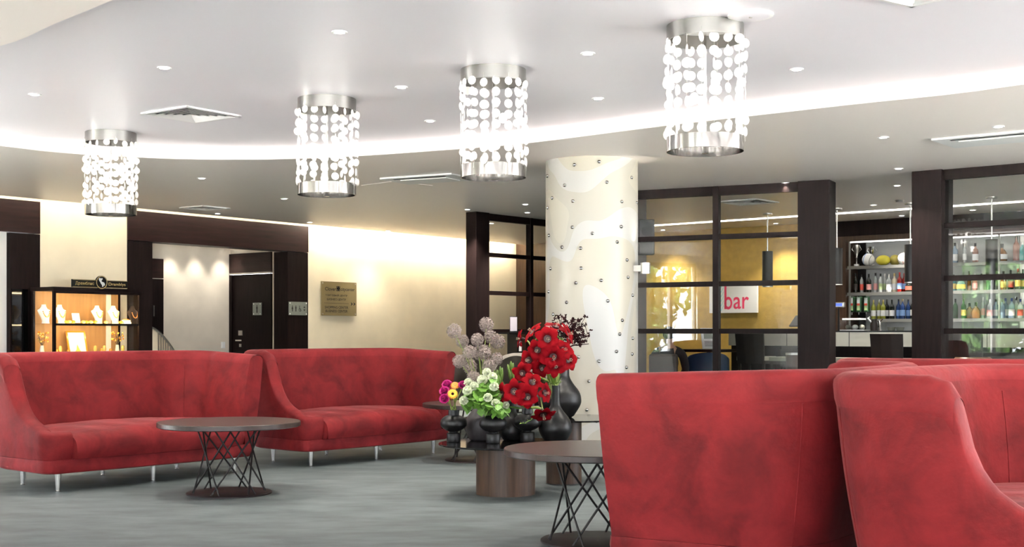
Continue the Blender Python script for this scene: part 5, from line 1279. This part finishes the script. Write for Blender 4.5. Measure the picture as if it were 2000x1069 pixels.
# glasses hanging / standing on the counter
def glass_item(u, q, label, h_=.15, r=.035):
    p = KP(PK.t(u, -q), q, 1.162); g = G(); g.lathe([(0, 0), (r*.8, 0), (r, h_), (r-.003, h_), (r*.75, .006), (0, .006)], 14); o = g.build('drinking_glass', M['glass_thin'], None, p, smooth=50); tag(o, label, 'glass', 'glasses on the bar counter')
glass_item(1727, 1.8, 'clear glass on the bar counter right of the small chrome tap'); glass_item(1897, 1.85, 'clear glass on the counter behind the right glazing'); glass_item(1928, 1.85, 'larger clear glass on the counter behind the right glazing', .2, .045)
p = KP(PK.t(1670, -1.9), 1.9, 1.164); t = thing('counter_display', 'clear countertop display box with a pale lid on the bar counter', 'display box', p, PK.rot)
g = G(); g.box(-.19, .19, -.13, .13, .012, .15); g.build('glass_box', M['glass'], t)
g = G(); g.box(-.19, .19, -.13, .13, 0, .012); g.build('base', M['steel'], t)
g = G(); g.box(-.15, .12, -.1, .1, .15, .175); g.build('lid', M['white'], t, bevel=.004)
for k, (x, m_) in enumerate(((-.1, M['cushion']), (0, M['white']), (.1, M['cushion']))):
    g = G(); g.ball((x, 0, .05), .045, 10, 6, (1, 1, .8)); g.build('bowl', m_, t, smooth=True)
p = KP(PK.t(1707, -1.95), 1.95, 1.163); t = thing('pitcher', 'dark pitcher with a white spout on the bar counter', 'pitcher', p)
g = G(); g.lathe([(0, 0), (.05, 0), (.055, .08), (.04, .13), (.045, .16), (0, .16)], 16); g.build('body', M['espresso'], t, smooth=True)
g = G(); g.tube([(-.04, 0, .12), (-.09, 0, .18), (-.06, 0, .19)], .012, 6); g.build('spout', M['white'], t); 
g = G(); g.tube([(.045, 0, .14), (.085, 0, .11), (.05, 0, .04)], .007, 5); g.build('handle', M['espresso'], t)
p = KP(PK.t(1718, -1.95), 1.95, 1.162); t = thing('beer_tap', 'small chrome tap on the bar counter right of the pitcher', 'tap', p)
g = G(); g.lathe([(0, 0), (.03, 0), (.018, .02), (.015, .14), (0, .14)], 12); g.build('column', M['chrome'], t, smooth=True); g = G(); g.tube([(0, 0, .12), (.03, -.06, .17)], .009, 6); g.build('lever', M['chrome'], t)
p = KP(PK.t(1638, -2.15), 2.15, 1.162); t = thing('cash_display', 'blue lit customer display on a thin stand at the left of the bar counter', 'display', p, PK.rot)
g = G(); g.lathe([(.014, 0), (.012, .33)], 10); g.build('stand', M['black_metal'], t); g = G(); g.box(-.09, .09, -.03, .03, .33, .40); g.build('housing', M['steel'], t, bevel=.01)
g = G(); g.box(-.06, .065, -.032, -.03, .345, .387); g.build('screen', emis('blue_screen', (.05, .08, .35), .7), t)
for u in (1741, 1758): 
    p = KP(PK.t(u, -1.9), 1.9, 1.162); g = G(); g.lathe([(0, 0), (.045, 0), (.06, .05), (.056, .05), (.042, .006), (0, .006)], 16); o = g.build('bowl', M['cushion'], None, p, smooth=True); tag(o, 'small bowl on the bar counter, %s of the pair above the stool back' % ('left' if u == 1741 else 'right'), 'bowl')
p = KP(PK.t(1562, -2.0), 2.0, 1.162); t = thing('till_screen', 'dark tilted till screen on the counter beside the middle bar pillar', 'screen', p, PK.rot-.3)
g = G(); g.M = Matrix.Translation((0, 0, .13)) @ Matrix.Rotation(-.75, 4, 'X'); g.box(-.15, .15, -.012, .012, -.09, .12); g.build('screen', M['black'], t, bevel=.004)
g = G(); g.lathe([(.07, 0), (.07, .012), (.015, .02), (.015, .10), (0, .1)], 14); g.build('stand', M['black'], t)

# pendants over the counter
for i, (u, vc, v0, v1, lab) in enumerate([(1499,417,491,561,'black cylinder pendant seen through the middle glazing'), (1634.5,407,485,557,'black cylinder pendant beside the middle bar pillar'), (1778,397,478,553,'black cylinder pendant beside the right bar pillar'), (1937,385,468,540,'black cylinder pendant seen through the right glazing')]):
    p = onz(u, vc, ZL); t = thing('pendant_lamp', lab, 'pendant lamp', p, 0, 'black pendants over the bar counter')
    za = CAMZ+(HOR-v0)*p.y/F-ZL; zb_ = CAMZ+(HOR-v1)*p.y/F-ZL
    g = G(); g.lathe([(0, -.025), (.07, -.025), (.075, -.018), (.075, 0), (0, 0)], 20); g.build('ceiling_rose', M['steel'], t, smooth=True)
    g = G(); g.lathe([(.011, za), (.011, -.02)], 10); g.build('rod', M['leg'], t, smooth=True)
    g = G(); g.lathe([(.078, zb_), (.078, za), (0, za)], 24); g.lathe([(.074, zb_), (.074, za-.01)], 24, close=False); g.build('shade', M['black'], t, smooth=40)
    g = G(); g.lathe([(.0785, zb_), (.0785, zb_+.012)], 24, close=False); g.build('rim', M['steel'], t)
    spot((0, 0, zb_+.03), 18, 70, .5, .04, parent=t)

# bar stools
def stool_parts():
    seat = G(); seat.box(-.21, .21, -.22, .20, .745, .80); s1 = seat.mesh('seat', M['cushion'])
    fr_ = G(); fr_.box(-.21, .21, -.21, .20, .70, .745); s2 = fr_.mesh('seat_frame', M['espresso'])
    rows = []
    for i in range(7):
        f = i/6; z = .70+.42*f; rows.append([(-.20-.012*f, -.215-.06*f-.0, z), (-.07, -.235-.06*f, z), (.07, -.235-.06*f, z), (.20+.012*f, -.215-.06*f, z), (.20+.012*f, -.185-.06*f, z), (.07, -.205-.06*f, z), (-.07, -.205-.06*f, z), (-.20-.012*f, -.185-.06*f, z)])
    b = G(); b.grid(rows, True); b.add(rows[-1], [tuple(range(8))]); b.add(rows[0], [tuple(range(8))]); s3 = b.mesh('backrest', M['espresso'])
    l = G().box(-.018, .018, -.018, .018, 0, .70).mesh('leg', M['espresso'])
    r = G().box(-.19, .19, -.012, .012, .28, .305).mesh('foot_rail', M['steel'])
    return s1, s2, s3, l, r
ST = stool_parts()
def stool(u, q, label, back=True, rz=0, z=None):
    p = KP(PK.t(u, -q), q); t = thing('bar_stool', label, 'bar stool', p, PK.rot+rz, 'bar stools along the counter')
    link('seat', ST[0], t); link('seat_frame', ST[1], t)
    if back: link('backrest', ST[2], t)
    for (x, y) in ((-.18, -.18), (.18, -.18), (-.18, .17), (.18, .17)): link('leg', ST[3], t, (x, y, 0))
    link('foot_rail', ST[4], t, (0, .17, 0))
stool(1478, 2.85, 'dark bar stool with a pale seat behind the middle glazing', rz=.1)
stool(1542, 2.95, 'backless stool with a pale seat right of the dark stool behind the middle glazing', back=False, rz=.1)
stool(1655, 2.95, 'backless stool with a pale seat at the left of the bar entrance', back=False)
stool(1743, 2.95, 'dark bar stool standing in the bar entrance', rz=.1)
stool(1893, 2.95, 'dark bar stool behind the right glazing', rz=.15)
# leather tub chair end behind the right glazing and box by the pillar
p = at(1898, 700, 15.6); t = thing('tub_chair', 'brown leather tub chair behind the right glazing', 'armchair', (p.x, p.y, 0), .2)
g = G(); rows = []
for i in range(15):
    a = PI*i/14; rows.append([(.23*math.cos(a), .2*math.sin(a), .3), (.26*math.cos(a), .23*math.sin(a), .6), (.26*math.cos(a), .23*math.sin(a), .80), (.22*math.cos(a), .19*math.sin(a), .84), (.18*math.cos(a), .15*math.sin(a), .80), (.18*math.cos(a), .15*math.sin(a), .3)])
g.grid(rows); g.M = Matrix.Identity(4); o = g.build('backrest', mat('brown_leather', (.12, .06, .03), .35), t, smooth=True); o.rotation_euler = (0, 0, PI)
g = G(); g.box(-.2, .2, -.16, .2, .36, .46); g.build('seat', M['espresso'], t, bevel=.02)
for (x, y) in ((-.17, -.12), (.17, -.12), (-.17, .15), (.17, .15)): g = G(); g.lathe([(.014, 0), (.018, .36)], 8); g.build('leg', M['black_metal'], t, (x, y, 0))
p = at(1552, 690, 15.9); g = G(); t = thing('waste_bin', 'brown bin with a steel rim beside the middle bar pillar', 'bin', (p.x, p.y, 0))
g.lathe([(0, 0), (.09, 0), (.11, .86), (0, .86)], 20); g.build('body', M['brown'], t, smooth=True); g = G(); g.lathe([(.112, .86), (.112, .885), (.09, .885), (.09, .86)], 20, close=False); g.build('rim', M['steel'], t)

# blue armchair, low table with menu, seated person
p = at(1380, 700, 18.0); t = thing('armchair', 'blue leather armchair behind the middle glazing', 'armchair', (p.x, p.y, 0), PI)
rows = []
for i in range(17):
    a = -PI*.05+PI*1.1*i/16; cx_, sx_ = .31*math.cos(a), .28*math.sin(a); h_ = .72+.14*max(0, math.sin(a))**.5
    rows.append([(cx_, -sx_, .16), (cx_*1.04, -sx_*1.04, .5), (cx_*1.03, -sx_*1.03, h_-.03), (cx_*.93, -sx_*.93, h_), (cx_*.82, -sx_*.82, h_-.03), (cx_*.80, -sx_*.80, .35)])
g = G(); g.grid(rows); g.build('back_shell', M['blue'], t, smooth=True, rot=(0, 0, PI))
g = G(); g.box(-.24, .24, -.26, .2, .16, .44); g.build('seat', M['blue'], t, bevel=.03)
for (x, y) in ((-.2, -.2), (.2, -.2), (-.2, .2), (.2, .2)): g = G(); g.lathe([(.012, 0), (.016, .16)], 8); g.build('leg', M['black_metal'], t, (x, y, 0))
p = at(1384, 690, 18.85); t = thing('side_table', 'dark square table with the menu stand behind the blue armchair', 'table', (p.x, p.y, 0), PK.rot)
g = G(); g.box(-.32, .32, -.3, .3, .85, .89); g.build('tabletop', M['wood'], t, bevel=.004)
g = G(); g.lathe([(.2, 0), (.2, .015), (.03, .03), (.03, .85)], 20); g.build('pedestal', M['black_metal'], t, smooth=40)
p2 = at(1385, 660, 18.85); t = thing('menu_stand', 'white menu sheet on a stand behind the bar glass', 'menu', (p2.x, p2.y, .896), .35, rot=(math.radians(-12), 0, .35))
g = G(); g.box(-.11, .11, -.006, .006, 0.0, .31); g.build('sheet', M['paper'], t); g = G(); g.box(-.07, .07, -.009, -.006, .15, .27); g.build('photo_print', M['grey_plate'], t)
g = G()
for k in range(4): g.box(-.07, .07, -.0085, -.006, .04+.022*k, .046+.022*k)
g.build('text_line', M['trouser'], t)
g = G(); g.tube([(0, .006, .25), (0, .12, .02)], .006, 5); g.build('easel_leg', M['black_metal'], t)

pp = at(1305, 700, 16.8)
def skin_mesh(name, verts, edges, radii, m, parent=None, loc=None, root=0, sub=2):
    me = bpy.data.meshes.new(name); me.from_pydata(verts, edges, []); o = bpy.data.objects.new(name, me); C.objects.link(o)
    md = o.modifiers.new('skin', 'SKIN'); md.use_smooth_shade = True
    for i, r in enumerate(radii): me.skin_vertices[0].data[i].radius = (r, r) if not hasattr(r, '__len__') else r
    for sv in me.skin_vertices[0].data: sv.use_root = False
    me.skin_vertices[0].data[root].use_root = True
    s = o.modifiers.new('sub', 'SUBSURF'); s.levels = sub; s.render_levels = sub
    me.materials.append(m)
    dg = bpy.context.evaluated_depsgraph_get(); nm = bpy.data.meshes.new_from_object(o.evaluated_get(dg)); bpy.data.objects.remove(o)
    nm.name = name
    if not nm.materials: nm.materials.append(m)
    ob = bpy.data.objects.new(name, nm); C.objects.link(ob)
    if parent is not None: ob.parent = parent
    if loc is not None: ob.location = loc
    for p_ in nm.polygons: p_.use_smooth = True
    return ob
# seated figure, facing -y (towards the lobby) and turned left, head bowed
V = [(0,.05,.47), (0,.03,.62), (0,.0,.78), (0,-.03,.90), (0,-.05,.97), (0,-.075,1.03), (0,-.085,1.10), (0,-.075,1.155),
     (-.09,-.02,.90), (-.185,-.02,.87), (-.22,-.08,.66), (-.13,-.30,.58), (-.09,-.37,.58),
     (.09,-.02,.90), (.185,-.02,.87), (.22,-.08,.66), (.13,-.30,.58), (.09,-.37,.58),
     (-.10,.02,.46), (-.13,-.42,.48), (-.13,-.42,.10), (-.13,-.52,.035), (.10,.02,.46), (.13,-.42,.48), (.13,-.42,.10), (.13,-.52,.035)]
E = [(0,1),(1,2),(2,3),(3,4),(4,5),(5,6),(6,7),(3,8),(8,9),(9,10),(10,11),(11,12),(3,13),(13,14),(14,15),(15,16),(16,17),(0,18),(18,19),(19,20),(20,21),(0,22),(22,23),(23,24),(24,25)]
R = [.125,.12,.13,.10,.052,.07,.088,.065, .065,.052,.040,.028,.026, .065,.052,.040,.028,.026, .085,.055,.040,.04, .085,.055,.040,.04]
person = skin_mesh('person', V, E, R, M['skin'], None, (pp.x, pp.y, 0)); person.rotation_euler = (0, 0, PI-.35)
tag(person, 'person in a black jacket seated with their back to us behind the bar glass', 'person')
skin_mesh('jacket', V[1:5]+V[8:12]+V[13:17], [(0,1),(1,2),(2,3),(2,4),(4,5),(5,6),(6,7),(2,8),(8,9),(9,10),(10,11)], [.15,.15,.115,.062,.078,.068,.054,.042,.078,.068,.054,.042], M['jacket'], person)
skin_mesh('trousers', [V[0]]+V[18:21]+V[22:25], [(0,1),(1,2),(2,3),(0,4),(4,5),(5,6)], [.14,.095,.066,.05,.095,.066,.05], M['trouser'], person)
g = G(); g.ball((0,-.07,1.125), .098, 14, 9, (.92, 1.0, .95)); g.v = [(x, y, z) if z > 1.12-(.12 if y > -.06 else 0) else (x*.6, y*.6-.03, 1.12) for x, y, z in g.v]; g.build('hair', M['hair'], person, smooth=True)
for s in (-1, 1):
    for k in range(5):
        a = s*(.02*(k-1.5)); L = (.055, .07, .075, .07, .05)[k]
        if k == 0: P_ = [(s*-.085+s*.0, -.36, .585), (s*.055, -.385, .60), (s*.04, -.41, .60)]
        else: P_ = [(s*.09+a*.8, -.385, .585), (s*.088+a, -.385-L*.5, .595), (s*.08+a, -.385-L*.8, .575)]
        if k == 0: P_ = [(s*.085, -.365, .59), (s*.06, -.39, .61), (s*.045, -.415, .605)]
        g = G(); g.tube(P_, .0095, 6, .007); g.build('finger', M['skin'], person, smooth=True)
for s in (-1, 1):
    g = G(); g.ball((s*.032, -.172, 1.115), .009, 6, 5); g.build('eye', M['hair'], person)
g = G(); g.ball((0, -.178, 1.09), .014, 7, 5, (.8, 1, 1.4)); g.build('nose', M['skin'], person, smooth=True)
# his chair
t = thing('lounge_chair', 'brown leather chair of the person seated behind the bar glass', 'armchair', (pp.x, pp.y, 0), PI-.35)
g = G(); g.box(-.27, .27, -.30, .24, .22, .31); g.build('seat', M['espresso'], t, bevel=.03)
g = G(); g.box(-.19, .19, .24, .31, .22, .86); g.build('backrest', M['brownleather'], t, bevel=.03)
for (x, y) in ((-.23, -.25), (.23, -.25), (-.23, .28), (.23, .28)): g = G(); g.lathe([(.014, 0), (.018, .22)], 8); g.build('leg', M['black_metal'], t, (x, y, 0))

# ------------------------------------------------------------------ taupe armchairs, console with tablet and bottle
def taupe_chair(u, Y, rz, label, wd_=.62):
    p = at(u, 700, Y); t = thing('armchair', label, 'armchair', (p.x, p.y, 0), rz, 'taupe velvet armchairs')
    rows = []
    for i in range(19):
        a = -.1*PI+1.2*PI*i/18; c_, s_ = wd_/2*math.cos(a), .34*math.sin(a); h_ = .62+.24*max(0, math.sin(a))**.7
        rows.append([(c_*.9, s_*.9, .14), (c_, s_, .45), (c_*1.03, s_*1.03, h_-.04), (c_*.95, s_*.95, h_), (c_*.80, s_*.80, h_-.04), (c_*.76, s_*.76, .35)])
    g = G(); g.grid(rows); n = len(rows[0]); g.add(rows[0], [tuple(range(n))]); g.add(rows[-1], [tuple(range(n))]); g.build('back_shell', M['taupe'], t, smooth=True)
    g = G(); g.box(-wd_*.38, wd_*.38, -.32, .22, .14, .44); g.build('seat_cushion', M['taupe'], t, bevel=.04)
    for (x, y) in ((-.2, -.22), (.2, -.22), (-.2, .2), (.2, .2)): g = G(); g.lathe([(.012, 0), (.018, .14)], 8); g.build('leg', M['black_metal'], t, (x, y, 0))
taupe_chair(907, 17.0, -.3, 'taupe armchair behind the end of the middle red sofa', .60)
taupe_chair(1001, 17.2, -.2, 'taupe armchair behind the alliums by the bar glazing', .60)
p = at(1003, 650, 18.1); t = thing('console_stand', 'narrow black console stand by the left bar glazing', 'console', (p.x, p.y, 0), PLP.rot)
g = G(); g.box(-.22, .22, -.10, .10, 1.115, 1.14); g.build('top', M['black'], t)
g = G(); g.box(-.02, .22, -.10, .10, .855, .87); g.build('shelf', M['black'], t)
g = G(); g.box(-.03, .01, -.09, .09, 0, 1.115); g.build('upright', M['black'], t); g = G(); g.box(-.2, .2, -.1, .1, 0, .015); g.build('foot', M['black'], t)
o_ = PLP.r
p = Vector((p.x, p.y))
q = p+o_*(.0); tb_ = thing('tablet', 'small upright tablet price card on the black console', 'tablet', (q.x, q.y, 1.14), PLP.rot-.75)
g = G(); g.box(-.055, .055, -.006, .006, .005, .225); g.build('frame', M['black'], tb_); g = G(); g.box(-.048, .048, -.008, -.006, .02, .215); g.build('sheet', mat('lilac_sheet', (.42, .38, .42), .5), tb_); g = G(); g.box(-.05, .05, -.03, .03, 0, .006); g.build('foot', M['black'], tb_)
q = p+o_*.10-Vector((-.02, .04)); tb_ = thing('sanitiser_bottle', 'small white pump bottle on the lower console shelf', 'bottle', (q.x, q.y, .873))
g = G(); g.lathe([(0, 0), (.035, 0), (.035, .14), (.012, .155), (0, .155)], 14); g.build('body', M['white'], tb_, smooth=40); g = G(); g.lathe([(.007, .155), (.006, .21), (0, .21)], 8); g.tube([(0, 0, .205), (-.03, -.01, .20)], .005, 5); g.build('pump', M['white'], tb_)
